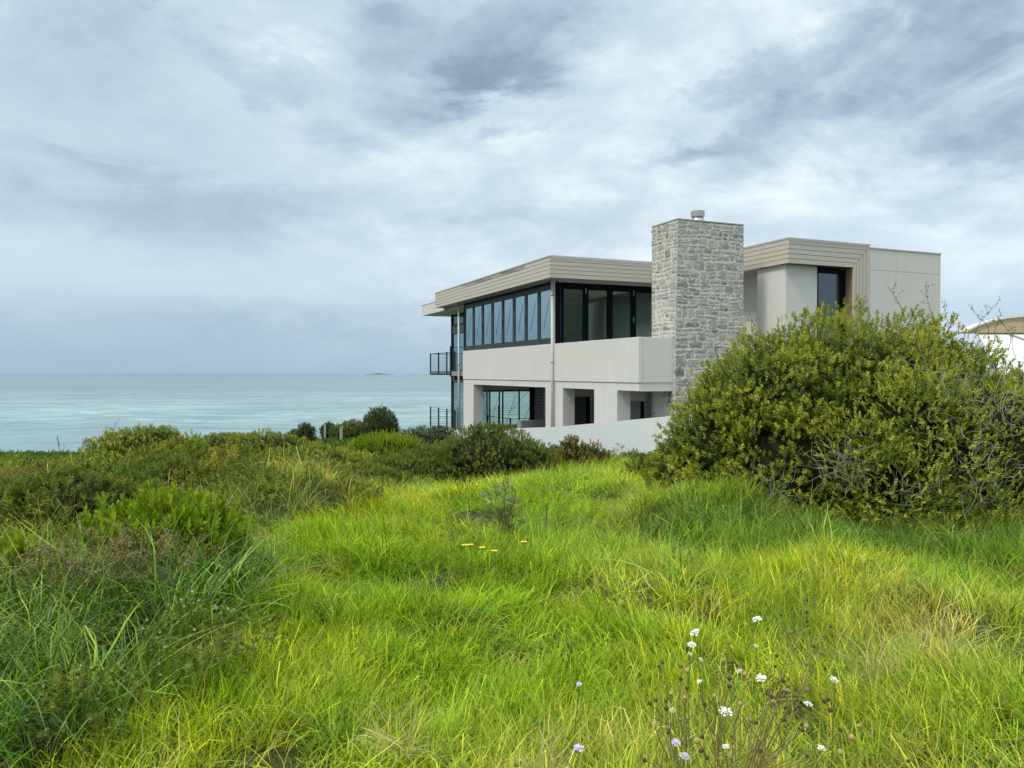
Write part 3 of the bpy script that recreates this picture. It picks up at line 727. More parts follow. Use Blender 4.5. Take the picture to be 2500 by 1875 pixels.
# stone chimney: every stone is modelled, set in pale mortar
def chimney():
    n0, f0 = (1.57, -4.55), (3.75, -3.33)
    core = []
    # corner offsets: the near corner is battered, standing out a little at its foot
    def cx(x, y, z):
        k = (4.12 - z) / 4.0
        w_ = max(0, 1 - abs(x - n0[0]) / 1.0) * max(0, 1 - abs(y - n0[1]) / 1.0)
        return (x - 0.07 * k * w_, y, z)
    zb, zt = -3.2, 4.07
    V = []; F = []; tone = []; mort = []
    def quad_strip(face_pt, s0, s1, nrm):
        """flat mortar bed behind the stones"""
        k = len(V); N = 14
        for j in range(N + 1):
            z = zb + (zt - zb) * j / N
            for s in (s0, s1): V.append(face_pt(s, z, 0.0)); tone.append(0.6); mort.append(1.0)
        for j in range(N): F.append((k + 2 * j, k + 2 * j + 1, k + 2 * j + 3, k + 2 * j + 2))
    faces = [(lambda s, z, o: cx(s, n0[1] - o, z), n0[0], f0[0]),
             (lambda s, z, o: cx(n0[0] - o, s, z), f0[1], n0[1]),
             (lambda s, z, o: (f0[0] + o, s, z), n0[1], f0[1]),
             (lambda s, z, o: (s, f0[1] + o, z), f0[0], n0[0])]
    rs = random.Random(11)
    def wz(s, z, fi): return 0.018 * math.sin(2.3 * s + 2.2 * z + fi) + 0.010 * math.sin(5.3 * s - 3 * z + 2 * fi)
    for fi, (fp, s0, s1) in enumerate(faces):
        quad_strip(fp, s0, s1, None)
        z = zb; sgn = 1 if s1 > s0 else -1; W = abs(s1 - s0)
        while z < zt - 0.04:
            hgt = rs.choice([0.10, 0.14, 0.18, 0.22, 0.26]); hgt = min(hgt, zt - z) if zt - z - hgt > 0.07 else zt - z
            x = -0.012
            while x < W + 0.005:
                wd = rs.uniform(0.13, 0.40) * (1.15 if hgt > 0.16 else 0.9)
                if W + 0.012 - (x + wd) < 0.10: wd = W + 0.012 - x
                parts = [(0.0, 1.0)]
                if hgt > 0.15 and rs.random() < 0.55: q = rs.uniform(0.32, 0.66); parts = [(0.0, q), (q, 1.0)]
                for (q0, q1) in parts:
                    a0, a1 = x + 0.010, x + wd - 0.010
                    b0, b1 = z + hgt * q0 + 0.009, z + hgt * q1 - 0.009
                    w_, h_ = a1 - a0, b1 - b0
                    if w_ < 0.04 or h_ < 0.03: continue
                    prot = rs.uniform(0.002, 0.011); tn = rs.betavariate(1.6, 1.3)
                    ring = []
                    corner = [(0.0, 0.22), (0.16, 0.0), (0.5, -0.02), (0.84, 0.0), (1.0, 0.2), (1.01, 0.55), (1.0, 0.82), (0.86, 1.0), (0.5, 1.02), (0.15, 1.0), (0.0, 0.8), (-0.01, 0.5)]
                    edge_l = x <= 0; edge_r = x + wd > W
                    for (cu, cv) in corner:
                        if (edge_l and cu < 0.3): cu = 0.0 if cu < 0.1 else cu
                        ring.append((a0 + w_ * cu + rs.uniform(-0.020, 0.020), b0 + h_ * cv + rs.uniform(-0.020, 0.020)))
                    cxm = sum(p[0] for p in ring) / 12; cym = sum(p[1] for p in ring) / 12
                    k = len(V)
                    for lvl, (ins, o) in enumerate(((-0.004, -0.004), (0.004, prot * 0.4), (0.020, prot), )):
                        for (px, pz) in ring:
                            dx, dz = cxm - px, cym - pz; L = math.hypot(dx, dz) + 1e-6
                            qx = px + dx / L * ins; qz = pz + dz / L * ins
                            V.append(fp(s0 + sgn * qx, min(qz + wz(s0 + sgn * qx, qz, fi), zt), o + (rs.uniform(-0.004, 0.005) if lvl else 0))); tone.append(tn); mort.append((1.0, 0.55, 0.0)[lvl])
                    for lvl in range(2):
                        for i in range(12):
                            F.append((k + lvl * 12 + i, k + lvl * 12 + (i + 1) % 12, k + (lvl + 1) * 12 + (i + 1) % 12, k + (lvl + 1) * 12 + i))
                    V.append(fp(s0 + sgn * cxm, cym + wz(s0 + sgn * cxm, cym, fi), prot + rs.uniform(0.0, 0.010))); tone.append(tn); mort.append(0.0)
                    for i in range(12): F.append((k + 24 + i, k + 24 + (i + 1) % 12, k + 36))
                x += wd
            z += hgt
    me = bpy.data.meshes.new('chimney')
    me.from_pydata([(p[0], p[1], p[2] + HB) for p in V], [], F); me.update()
    for nm, dat in (('tone', tone), ('mortar', mort)):
        a = me.attributes.new(nm, 'FLOAT', 'POINT'); a.data.foreach_set('value', dat)
    o = link('chimney', me, M['stone'], house)
    c_ = HM(); c_.box(n0[0] - 0.012, f0[0] + 0.012, n0[1] - 0.012, f0[1] + 0.012, 4.085, 4.115); c_.build('coping', M['post_grey'], o)
    fl = HM(); X, Y = 2.66, -3.95
    fl.lathe(X, Y, [(0.13, 4.12 + HB), (0.13, 4.26 + HB)], 20, True)
    fl.lathe(X, Y, [(0.205, 4.215 + HB), (0.165, 4.29 + HB), (0.15, 4.31 + HB), (0.15, 4.215 + HB)], 28)
    fl.lathe(X, Y, [(0.12, 4.29 + HB), (0.12, 4.36 + HB)], 20, True)
    fl.lathe(X, Y, [(0.17, 4.33 + HB), (0.19, 4.36 + HB), (0.19, 4.50 + HB), (0.17, 4.505 + HB), (0.02, 4.505 + HB)], 28)
    fl.lathe(X, Y, [(0.193, 4.42 + HB), (0.193, 4.432 + HB)], 28)
    fl.build('flue_cowl', M['steel'], o)
chimney()

# ------------------------------------------------------------------ neighbouring house at the far right
nb = empty('neighbour_house', (23.0, 32.0, EYE - 3.0), R(-4))
tag(nb, 'neighbouring house with a beige curved gable above a white metal roof', 'house')
N0 = 3.0
b = MB(); b.box(-0.6, 14, 0.6, 4, 0.0, N0 + 0.2); b.build('wall', simple('cream_render', (0.62, 0.6, 0.55), 0.8), nb)
arc = [(-2.5, 1.84), (-2.25, 2.0), (-1.9, 2.17), (-1.4, 2.33), (-0.74, 2.48), (0.25, 2.57), (1.5, 2.63), (3.0, 2.64), (5.5, 2.58), (8, 2.42), (10, 2.12), (11, 1.84)]
b = MB(); b.prism([(x, z + N0) for x, z in arc], 'y', 2.8, 3.4); bo = b.build('gable', simple('beige_board', (0.50, 0.385, 0.235), 0.8, 0, 0.05), nb)
b = MB(); o_ = [(x * 1.012, z + N0 + 0.075) for x, z in arc]
b.prism([(x, z + N0) for x, z in arc][::-1] + o_, 'y', 2.7, 3.45); b.build('roof_edge', simple('pale_roof_edge', (0.62, 0.61, 0.56), 0.6), bo)
b = MB(); b.box(-0.01, 0.0, 2.79, 2.8, N0 + 1.9, N0 + 2.5); b.build('panel_joint', M['grey_slab'], bo)
rmt = simple('white_metal_roof', (0.72, 0.74, 0.74), 0.5)
b = MB()
A = (-2.4, 0.0, N0 - 0.1); B = (15, 0.0, N0 - 0.1); C = (15, 3.0, N0 + 1.86); D = (-1.9, 3.0, N0 + 1.86)
b.add([A, B, C, D, (A[0], A[1], A[2] - .12), (B[0], B[1], B[2] - .12), (C[0], C[1], C[2] - .12), (D[0], D[1], D[2] - .12)], [(0, 1, 2, 3), (7, 6, 5, 4), (0, 4, 5, 1), (1, 5, 6, 2), (2, 6, 7, 3), (3, 7, 4, 0)])
ro = b.build('roof', rmt, nb)
b = MB(); b.tube([(-0.75, 2.95, N0 + 1.87), (1.8, 0.5, N0 + 0.28)], 0.035, 6); b.build('ridge_strip', M['grey_slab'], ro)
b = MB(); b.tube([(0.6, 2.9, N0 + 1.83), (-0.1, 2.2, N0 + 1.40)], 0.012, 5); b.build('seam', M['grey_slab'], ro)

# two marker posts on the dune
for (x, y, ztop, lab, ms) in ((-6.65, 27.2, -1.84, 'taller pale post standing in the far scrub, left of two', 0.032), (-6.25, 28.0, -2.02, 'shorter grey post in the far scrub beside the round dark bush', 0.05)):
    r_ = empty('marker_post', (x, y, gz(x, y) - 0.1)); tag(r_, lab, 'post'); h = ztop + EYE - gz(x, y) + 0.1 - 0.9
    b = MB(); b.box(-ms, ms, -ms, ms, 0, 0.9 + h); b.build('shaft', M['post_grey'], r_, bevel=0.01)
    b = MB(); b.prism([(-ms * 1.15, 0.9 + h), (ms * 1.15, 0.9 + h), (0, 0.9 + h + ms)], 'y', -ms * 1.15, ms * 1.15); b.build('cap', M['post_grey'], r_)

# ================================================================== vegetation
def veg_mat(name, cols, trans=0.35, rough=0.55, instancer=False, tip=None, spec=0.3, dead=None):
    """leaf / blade material: colour picked per leaf by 'tone' (a real difference between leaves), light shines through"""
    m, t, out = material(name)
    tone = t.new('ShaderNodeAttribute', attribute_name='tone').outputs['Fac']
    if instancer:
        gc = t.new('ShaderNodeAttribute', attribute_name='gcol', attribute_type='INSTANCER').outputs['Color']
        v = t.ramp(tone, [(0.0, (0.30, 0.40, 0.3)), (0.30, (0.62, 0.72, 0.6)), (0.55, (1.05, 1.05, 1.0)), (0.88, (1.5, 1.38, 1.2)), (1.0, (2.2, 1.7, 3.0))])
        c = t.mix(1.0, gc, v, 'MULTIPLY')
    else:
        c = t.ramp(tone, cols)
    if tip is not None:
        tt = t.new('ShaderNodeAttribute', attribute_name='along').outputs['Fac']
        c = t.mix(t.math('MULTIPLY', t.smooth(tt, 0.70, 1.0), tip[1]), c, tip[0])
        c = t.mix(t.math('MULTIPLY', t.smooth(tt, 0.40, 0.05), 0.6), c, (0.085, 0.075, 0.035))    # blade feet darkened to brown, painting in the shade low in the grass
    p = t.new('ShaderNodeBsdfPrincipled'); t.l.new(c, p.inputs['Base Color'])
    p.inputs['Roughness'].default_value = rough; p.inputs['Specular IOR Level'].default_value = spec
    tr = t.new('ShaderNodeBsdfTranslucent')
    t.l.new(t.mix(1.0, c, (1.15, 1.2, 0.55), 'MULTIPLY'), tr.inputs[0])
    ms = t.new('ShaderNodeMixShader'); ms.inputs[0].default_value = trans
    t.l.new(p.outputs[0], ms.inputs[1]); t.l.new(tr.outputs[0], ms.inputs[2]); t.l.new(ms.outputs[0], out.inputs[0])
    return m

def blades(n, rad, length, width, lean, droop, seed, seg=4, lean_dir=None):
    """n grass blades: V, F(quads), tone, along"""
    r = np.random.default_rng(seed)
    a = r.uniform(0, 2 * np.pi, n); q = np.sqrt(r.uniform(0, 1, n)) * rad
    base = np.stack([np.cos(a) * q, np.sin(a) * q, np.full(n, -0.02)], 1)
    L = length * r.uniform(0.45, 1.15, n)
    az_ = a + r.normal(0, 0.9, n) if lean_dir is None else r.normal(lean_dir, 1.35, n)
    th0 = np.abs(r.normal(lean, lean * 0.7, n)); bend = droop * r.uniform(0.2, 1.5, n)
    W = width * r.uniform(0.6, 1.3, n); kink = r.random(n) < 0.2; kk = r.integers(1, seg, n)
    p = base.copy(); pts = [p.copy()]; th = th0.copy(); azz = az_.copy()
    for i in range(seg):
        d = np.stack([np.sin(th) * np.cos(azz), np.sin(th) * np.sin(azz), np.cos(th)], 1)
        p = p + d * (L / seg)[:, None]; pts.append(p.copy())
        th = np.minimum(th + bend / seg * (0.6 + 0.8 * i / seg) + np.where(kink & (kk == i), 0.9, 0), 2.5); azz = azz + r.normal(0, 0.18, n)
    face = az_ + np.pi / 2 + r.normal(0, 0.7, n)
    side = np.stack([np.cos(face), np.sin(face), np.zeros(n)], 1)
    V = []; along = []
    prof = [0.75, 1.0, 0.85, 0.6, 0.12] if seg == 4 else list(np.interp(np.linspace(0, 1, seg + 1), [0, .25, .5, .75, 1], [0.75, 1.0, 0.85, 0.6, 0.12]))
    for i in range(seg + 1):
        h = side * (W * prof[i] * 0.5)[:, None]
        V += [pts[i] - h, pts[i] + h]; along += [np.full(n, i / seg)] * 2
    V = np.stack(V, 1).reshape(-1, 3); along = np.stack(along, 1).ravel()
    k = (np.arange(n) * (2 * (seg + 1)))[:, None]
    F = np.stack([np.stack([k[:, 0] + 2 * i, k[:, 0] + 2 * i + 1, k[:, 0] + 2 * i + 3, k[:, 0] + 2 * i + 2], 1) for i in range(seg)], 1).reshape(-1, 4)
    tone = np.repeat(r.random(n), 2 * (seg + 1))
    return V, F, tone, along

def sprig(nl, stem, leaf, width, ang, seed, top=0.25, flat=0.0):
    """one leafy shoot along +z: quads (folded leaves)"""
    r = np.random.default_rng(seed); V = []; F = []; T = []
    for i in range(nl):
        s = (i + 0.5) / nl; z = stem * (0.15 + 0.85 * s); az_ = i * 2.4 + r.normal(0, 0.3)
        a = ang * (1 - top * s) + r.normal(0, 0.14); l = leaf * r.uniform(0.7, 1.15) * (1 - 0.35 * s * s); w_ = width * r.uniform(0.8, 1.2)
        d = np.array([math.sin(a) * math.cos(az_), math.sin(a) * math.sin(az_), math.cos(a)])
        sd_ = np.array([-math.sin(az_), math.cos(az_), 0]); up = np.cross(sd_, d) * -1
        b = np.array([0, 0, z]); k = len(V)
        V += [b, b + d * l * 0.5 - sd_ * w_ + up * w_ * 0.35, b + d * l + up * -l * 0.08, b + d * l * 0.5 + sd_ * w_ + up * w_ * 0.35]
        F.append((k, k + 1, k + 2, k + 3)); T += [r.random()] * 4
    return np.array(V), np.array(F), np.array(T)

def rot_to(dirs, r):
    """rotation matrices turning +z to dirs with random spin"""
    n = len(dirs); d = dirs / np.linalg.norm(dirs, axis=1)[:, None]
    h = np.where(np.abs(d[:, 2:3]) > 0.95, np.array([[1., 0, 0]]), np.array([[0, 0, 1.]]))
    a = np.cross(h, d); a /= np.linalg.norm(a, axis=1)[:, None]; b = np.cross(d, a)
    s = r.uniform(0, 2 * np.pi, n); c_, s_ = np.cos(s)[:, None], np.sin(s)[:, None]
    return np.stack([a * c_ + b * s_, -a * s_ + b * c_, d], 2)

def stamp(templates, P, D, S, r, hue=None):
    """place copies of the templates (V,F,tone) at P facing D, scaled S"""
    Vs, Fs, Ts = [], [], []; off = 0
    which = r.integers(0, len(templates), len(P)); Rm = rot_to(D, r)
    base_t = hue if hue is not None else r.random(len(P))
    for k, (V, F, T) in enumerate(templates):
        ix = np.where(which == k)[0]
        if not len(ix): continue
        W = np.einsum('nij,mj->nmi', Rm[ix], V) * S[ix][:, None, None] + P[ix][:, None, :]
        Vs.append(W.reshape(-1, 3))
        Fs.append((F[None] + (np.arange(len(ix)) * len(V))[:, None, None] + off).reshape(-1, F.shape[1]))
        Ts.append(np.clip(base_t[ix][:, None] * 0.62 + T[None] * 0.38, 0, 1).ravel())
        off += len(ix) * len(V)
    return np.concatenate(Vs), np.concatenate(Fs), np.concatenate(Ts)

def lobes_points(lobes, n, r, shell=(0.72, 1.03), zmin=-9, rough=0.10, cut=0.93):
    """points through the outer shell of a union of ellipsoids: positions and outward normals"""
    lobes = np.array(lobes, dtype=float); area = lobes[:, 3] * lobes[:, 4] + lobes[:, 4] * lobes[:, 5] + lobes[:, 3] * lobes[:, 5]
    w_ = r.choice(len(lobes), n, p=area / area.sum())
    d = r.normal(size=(n, 3)); d /= np.linalg.norm(d, axis=1)[:, None]
    c = lobes[w_, :3]; R_ = lobes[w_, 3:6]
    bump = 1 + rough * (np.sin(d[:, 0] * 7 + w_ * 2.1 + d[:, 2] * 5) * np.sin(d[:, 1] * 6 + w_ + d[:, 2] * 4) + 0.6 * np.sin(d[:, 0] * 15 + w_) * np.sin(d[:, 2] * 14 + d[:, 1] * 9))
    f = (shell[1] - (shell[1] - shell[0]) * r.random(n) ** 1.6) * bump
    P = c + d * R_ * f[:, None]; N = d / R_; N /= np.linalg.norm(N, axis=1)[:, None]
    keep = P[:, 2] > zmin
    for j in range(len(lobes)):
        q = (P - lobes[j, :3]) / lobes[j, 3:6]
        keep &= ~((np.linalg.norm(q, axis=1) < cut * shell[0] / 0.8) & (w_ != j))
    return P[keep], N[keep]

def lobe_core(lobes, k, name, mat, parent):
    """dark core standing in for twigs and shade inside a bush: rough solid lobes well within the leaves"""
    V = []; F = []; off = 0
    nu, nv = 26, 16
    for j, (x, y, z, a, b_, c) in enumerate(lobes):
        u, v = np.meshgrid(np.linspace(0, 2 * np.pi, nu, endpoint=False), np.linspace(0.02, np.pi - 0.02, nv))
        bump = k * (1 + 0.13 * np.sin(u * 5 + j) * np.sin(v * 6 + j * 2) + 0.07 * np.sin(u * 11 + v * 9))
        W = np.stack([x + a * bump * np.sin(v) * np.cos(u), y + b_ * bump * np.sin(v) * np.sin(u), z + c * bump * np.cos(v)], -1).reshape(-1, 3)
        V.append(W)
        for r_ in range(nv - 1):
            for q in range(nu):
                F.append((off + r_ * nu + q, off + r_ * nu + (q + 1) % nu, off + (r_ + 1) * nu + (q + 1) % nu, off + (r_ + 1) * nu + q))
        off += nu * nv
    return np_mesh(name, np.concatenate(V), np.array(F), mat, parent, smooth=True)

m, t, out = material('shade_core_mat')  # near-black core colour, holds the shade among the inner twigs
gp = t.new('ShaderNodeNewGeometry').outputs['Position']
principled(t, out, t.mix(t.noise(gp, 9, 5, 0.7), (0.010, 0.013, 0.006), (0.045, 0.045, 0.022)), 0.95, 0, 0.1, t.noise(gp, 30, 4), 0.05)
M['shade_core'] = m
M['bark'] = simple('grey_bark', (0.13, 0.115, 0.10), 0.85, 0, 0.3, 20)
M['dead'] = simple('bleached_twig', (0.27, 0.25, 0.22), 0.8, 0, 0.3, 25)
M['dry_stem'] = simple('dry_stem', (0.15, 0.11, 0.035), 0.8, 0, 0.3, 25)

def twigs(paths, name, mat, parent, n=4):
    b = MB()
    for pts, r0, r1 in paths:
        k = len(pts); b.tube(pts, [r0 + (r1 - r0) * i / (k - 1) for i in range(k)], n, cap=False)
    return b.build(name, mat, parent)
def wander(p, d, L, steps, wig, r, pull=(0, 0, 0)):
    p = np.array(p, float); d = np.array(d, float); d /= np.linalg.norm(d); out_ = [p.copy()]
    for _ in range(steps):
        d = d + r.normal(0, wig, 3) + np.array(pull); d /= np.linalg.norm(d)
        p = p + d * L / steps; out_.append(p.copy())
    return out_

SMALL = [sprig(13, 0.085, 0.040, 0.0075, 0.85, s) for s in range(5)]
TINY = [sprig(11, 0.075, 0.028, 0.0055, 0.7, 20 + s) for s in range(4)]
BROAD = [sprig(13, 0.20, 0.10, 0.0125, 0.55, 40 + s, top=0.45) for s in range(5)]
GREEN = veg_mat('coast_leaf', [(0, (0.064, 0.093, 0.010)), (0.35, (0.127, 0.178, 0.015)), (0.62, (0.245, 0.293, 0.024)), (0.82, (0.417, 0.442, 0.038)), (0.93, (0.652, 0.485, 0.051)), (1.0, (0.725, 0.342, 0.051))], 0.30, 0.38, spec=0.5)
LIME = veg_mat('pale_leaf', [(0, (0.096, 0.150, 0.018)), (0.4, (0.220, 0.281, 0.035)), (0.75, (0.413, 0.450, 0.070)), (1.0, (0.633, 0.587, 0.132))], 0.35, 0.5)
DARK = veg_mat('dark_leaf', [(0, (0.026, 0.047, 0.010)), (0.5, (0.054, 0.089, 0.018)), (1.0, (0.120, 0.158, 0.028))], 0.25, 0.5)
MID = veg_mat('olive_leaf', [(0, (0.059, 0.092, 0.013)), (0.5, (0.131, 0.176, 0.022)), (1.0, (0.269, 0.290, 0.042))], 0.3, 0.5)
GREY = veg_mat('grey_green_leaf', [(0, (0.05, 0.075, 0.04)), (0.5, (0.10, 0.14, 0.075)), (1.0, (0.20, 0.24, 0.14))], 0.25, 0.6)
BRIGHT = veg_mat('bright_leaf', [(0, (0.122, 0.190, 0.010)), (0.5, (0.227, 0.329, 0.014)), (0.85, (0.374, 0.430, 0.024)), (1.0, (0.617, 0.506, 0.041))], 0.45, 0.4, spec=0.4)
RUST = veg_mat('rusty_scrub_leaf', [(0, (0.069, 0.061, 0.016)), (0.4, (0.149, 0.143, 0.032)), (0.75, (0.276, 0.209, 0.045)), (1.0, (0.380, 0.242, 0.063))], 0.3, 0.6)

def shrub(name, label, cat, loc, lobes, n, tmpl, mat, size=(0.8, 1.3), up=0.55, core=0.80, twig=0, group=None, seed=1, zmin=-0.1, shell=(0.74, 1.03), rough=0.10, coremat=None, holes=()):
    """a bush thing: foliage, dark shade core and a few bare branches; lobes are local to loc"""
    r = np.random.default_rng(seed)
    root = empty(name, loc); tag(root, label, cat, group)
    P, N = lobes_points(lobes, n, r, shell, zmin, rough)
    for hx, hy, hz_, hr in holes:
        k_ = np.linalg.norm(P - np.array([hx, hy, hz_]), axis=1) > hr * r.uniform(0.75, 1.2, len(P)); P, N = P[k_], N[k_]
    D = N * (1 - up) + np.array([0, 0, up]) + r.normal(0, 0.28, N.shape)
    S = r.uniform(size[0], size[1], len(P))
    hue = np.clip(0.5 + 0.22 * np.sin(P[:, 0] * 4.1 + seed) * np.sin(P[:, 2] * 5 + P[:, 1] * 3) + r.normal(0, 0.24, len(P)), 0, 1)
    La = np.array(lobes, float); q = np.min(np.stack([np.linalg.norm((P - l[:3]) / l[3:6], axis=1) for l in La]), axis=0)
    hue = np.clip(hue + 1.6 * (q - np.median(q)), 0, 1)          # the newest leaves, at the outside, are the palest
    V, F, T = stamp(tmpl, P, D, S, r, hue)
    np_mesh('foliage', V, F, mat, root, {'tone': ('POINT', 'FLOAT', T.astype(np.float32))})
    if core: lobe_core(lobes, core, 'shade_lobes', coremat or M['shade_core'], root)
    if twig:
        paths = []
        for i in r.integers(0, len(P), twig):
            if N[i][2] > -0.1: paths.append((wander(P[i] - N[i] * 0.1, N[i] * 0.6 + np.array([0, 0, 0.8]), r.uniform(0.12, 0.36), 5, 0.25, r), 0.004, 0.0015))
        if paths: twigs(paths, 'bare_twigs', M['bark'], root)
    return root

# ---- the big coastal bush in front of the house
BX, BY = 4.4, 10.0
r = np.random.default_rng(5)
zb = gz(BX, 9.0)
E = EYE - zb                      # eye height above the bush's base
big = [(0.0, 0.0, E - 0.62, 1.62, 1.4, 1.30), (-1.05, -0.15, E - 0.62, 0.92, 1.05, 1.02), (-1.62, 0.0, E - 1.12, 0.74, 0.9, 0.90), (-2.05, 0.2, E - 1.42, 0.48, 0.8, 0.46), (0.2, -0.75, E - 1.35, 1.5, 0.8, 0.6),
       (1.0, 0.1, E - 0.72, 1.0, 1.2, 1.24), (1.75, 0.35, E - 1.2, 0.95, 1.1, 1.12), (2.9, 0.6, E - 1.5, 1.1, 1.1, 1.05), (-0.9, -0.75, E - 1.15, 0.95, 0.75, 0.80), (0.25, -0.95, E - 0.72, 1.0, 0.65, 0.70)]
root = shrub('coastal_bush', 'huge rounded dark green bush in front of the stone chimney and right wing', 'bush', (BX, BY, zb), big, 47000, SMALL, GREEN, (0.82, 1.45), 0.5, 0.70, 0, seed=5, zmin=0.15, shell=(0.66, 1.03), rough=0.15, holes=[(-0.35, -1.45, E - 0.5, 0.30), (-0.80, -1.5, E - 0.95, 0.36), (0.15, -1.6, E - 0.85, 0.32), (-1.4, -1.05, E - 0.9, 0.2), (0.9, -1.2, E - 0.3, 0.24), (-0.2, -1.55, E - 1.25, 0.34), (-0.9, -1.15, E - 0.2, 0.16), (0.3, -1.4, E - 0.05, 0.16)])
P, N = lobes_points(big, 2600, r, (0.98, 1.05), 0.4)
top = (N[:, 2] > 0.25) & (P[:, 0] < 1.35); P = P[top]; N = N[top]; D = N * 0.25 + np.array([0, 0, 1.0]) + r.normal(0, 0.22, N.shape)
V, F, T = stamp([sprig(17, 0.19, 0.042, 0.0075, 0.6, 60 + s) for s in range(4)], P[:900], D[:900], r.uniform(0.45, 1.05, min(900, len(P))), r, np.clip(r.normal(0.72, 0.14, min(900, len(P))), 0, 1))
np_mesh('young_shoots', V, F, GREEN, root, {'tone': ('POINT', 'FLOAT', T.astype(np.float32))})
paths = []
for (x, z, h, lx) in ((-0.35, 0.72, 0.32, 0.1), (0.72, 0.78, 0.46, -0.25), (1.05, 0.75, 0.42, -0.02), (1.62, 0.62, 0.36, 0.15), (1.75, 0.62, 0.30, -0.15), (-1.15, 0.52, 0.26, 0.05), (-1.35, 0.45, 0.25, -0.1), (2.15, 0.42, 0.40, 0.08), (2.35, 0.30, 0.42, 0.0), (2.6, 0.1, 0.42, 0.12), (0.2, 0.72, 0.26, 0.2), (-1.75, 0.15, 0.22, -.1), (1.35, 0.7, 0.24, 0.05), (1.9, 0.5, 0.3, 0.1), (-2.1, -0.3, 0.25, -0.1), (2.9, -0.1, 0.35, 0.2)):
    st = wander((x, r.normal(0, 0.2), E + z - 0.12), (lx, 0, 1), h + 0.15, 8, 0.16, r); paths.append((st, 0.005, 0.0018))
    one = [paths[-1]]
    for q in (4, 5, 6, 7):
        one.append((wander(st[q], (r.normal(0, 1), r.normal(0, 0.6), 0.8), h * 0.28, 3, 0.2, r), 0.0028, 0.0015))
    paths += one[1:]; twigs(one, 'bare_shoot', M['bark'], root)
tp_, td_ = [], []
for st, a, b_ in paths:
    for q in st[len(st) // 2:]:
        if r.random() < 0.6: tp_.append(q); td_.append(r.normal(0, 0.6, 3) + np.array([0, 0, 0.7]))
V, F, T = stamp([sprig(2, 0.01, 0.030, 0.006, 0.6, 90 + s) for s in range(3)], np.array(tp_), np.array(td_), r.uniform(0.8, 1.4, len(tp_)), r)
np_mesh('seed_pods', V, F, MID, root, {'tone': ('POINT', 'FLOAT', T.astype(np.float32))})  # seed pods on the bare shoots, built from leaf quads
# dead grey branches showing through low on its front, and trunks under it
for (x, y, z, n_, L) in ((-0.85, -1.72, E - 1.0, 46, 0.6), (-1.5, -1.45, E - 1.40, 34, 0.5), (-0.15, -1.85, E - 1.35, 26, 0.4), (1.5, -1.15, E - 0.75, 22, 0.8), (2.2, -0.9, E - 1.0, 22, 0.8), (0.35, -1.7, E - 1.25, 14, 0.5)):
    paths = []
    for _ in range(n_):
        paths.append((wander((x + r.normal(0, .12), y + r.normal(0, .1), z + r.normal(0, .12)), (r.normal(0, 1), r.normal(-.3, .5), r.normal(0.35, .7)), L * r.uniform(0.4, 1.0), 7, 0.26, r), 0.0035, 0.0015))
    twigs(paths, 'dead_branch', M['dead'], root)
paths = [(wander((x, y, -0.1), (r.normal(0, .3), r.normal(0, .3), 1), 1.2, 8, 0.12, r), 0.04, 0.018) for x, y in ((-1.2, -.2), (-.4, -.5), (.3, -.6), (.9, -.3), (1.5, -.1), (2.2, .1), (-1.8, .2))]
for pth in paths: twigs([pth], 'trunk', M['bark'], root, 7)
# coarse grass stalks that have grown up through it
V, F, T, A = blades(26, 0.10, 0.55, 0.011, 0.5, 1.6, 77, 6)
g_in = veg_mat('climbing_grass', [(0, (0.12, 0.20, 0.04)), (1, (0.36, 0.44, 0.14))], 0.4)
np_mesh('grass_stalks', V + np.array([0.35, -1.62, E - 0.33]), F, g_in, root, {'tone': ('POINT', 'FLOAT', T)})

# ---- the paler bush with yellow-green tips growing through its right side
pale = [(0, 0, 0.55, 0.62, 0.5, 0.50), (0.62, 0.1, 0.88, 0.62, 0.5, 0.42), (0.35, 0.15, 1.42, 0.55, 0.45, 0.45), (0.95, 0.05, 0.42, 0.42, 0.4, 0.42), (-0.35, .1, 1.05, 0.4, 0.35, 0.35), (1.15, 0.35, 1.35, 0.45, 0.4, 0.40)]
shrub('pale_bush', 'yellow-green bush with pale tips leaning on the right side of the huge dark bush', 'bush', (4.2, 8.35, gz(4.2, 8.3) - 0.0), [(x, y, z + 0.05, a, b_, c) for x, y, z, a, b_, c in pale], 3600, TINY, LIME, (0.9, 1.6), 0.5, 0.0, 0, seed=9, zmin=0.15, shell=(0.55, 1.08), rough=0.2)
# ---- tangle of bare grey vine stems at the right edge
r = np.random.default_rng(31)
rt = empty('bare_vine_tangle', (5.2, 8.35, gz(5.2, 8.35))); tag(rt, 'tangle of bare curling grey vine stems at the right edge', 'vine')
paths = []
for _ in range(230):
    p0 = (r.uniform(-0.55, 1.0), r.uniform(-0.35, 0.5), r.uniform(0.15, 1.75))
    d = (r.normal(0, 1), r.normal(0, .5), r.normal(0, .9)); k = 12; c = r.normal(0, 0.35)
    p = np.array(p0); dd = np.array(d) / np.linalg.norm(d); pts = [p.copy()]
    for _i in range(k):
        dd = dd + np.cross(dd, (0, 1, 0)) * c + r.normal(0, 0.12, 3); dd /= np.linalg.norm(dd); p = p + dd * 0.055; pts.append(p.copy())
    paths.append((pts, 0.0048 * r.uniform(0.6, 1.2), 0.002))
twigs(paths, 'stems', M['dead'], rt)
lobe_core([(0.35, 0.5, 0.75, 0.95, 0.5, 0.85)], 0.85, 'vine_shade_core', M['shade_core'], rt)  # dark solid fill standing in for shade behind the stems
P, N = lobes_points([(0.3, 0.35, 0.8, 1.0, 0.55, 0.95)], 700, r, (0.6, 1.0))
V, F, T = stamp(TINY, P, N + r.normal(0, .5, N.shape), r.uniform(.7, 1.2, len(P)), r)
np_mesh('sparse_leaves', V, F, DARK, rt, {'tone': ('POINT', 'FLOAT', T.astype(np.float32))})
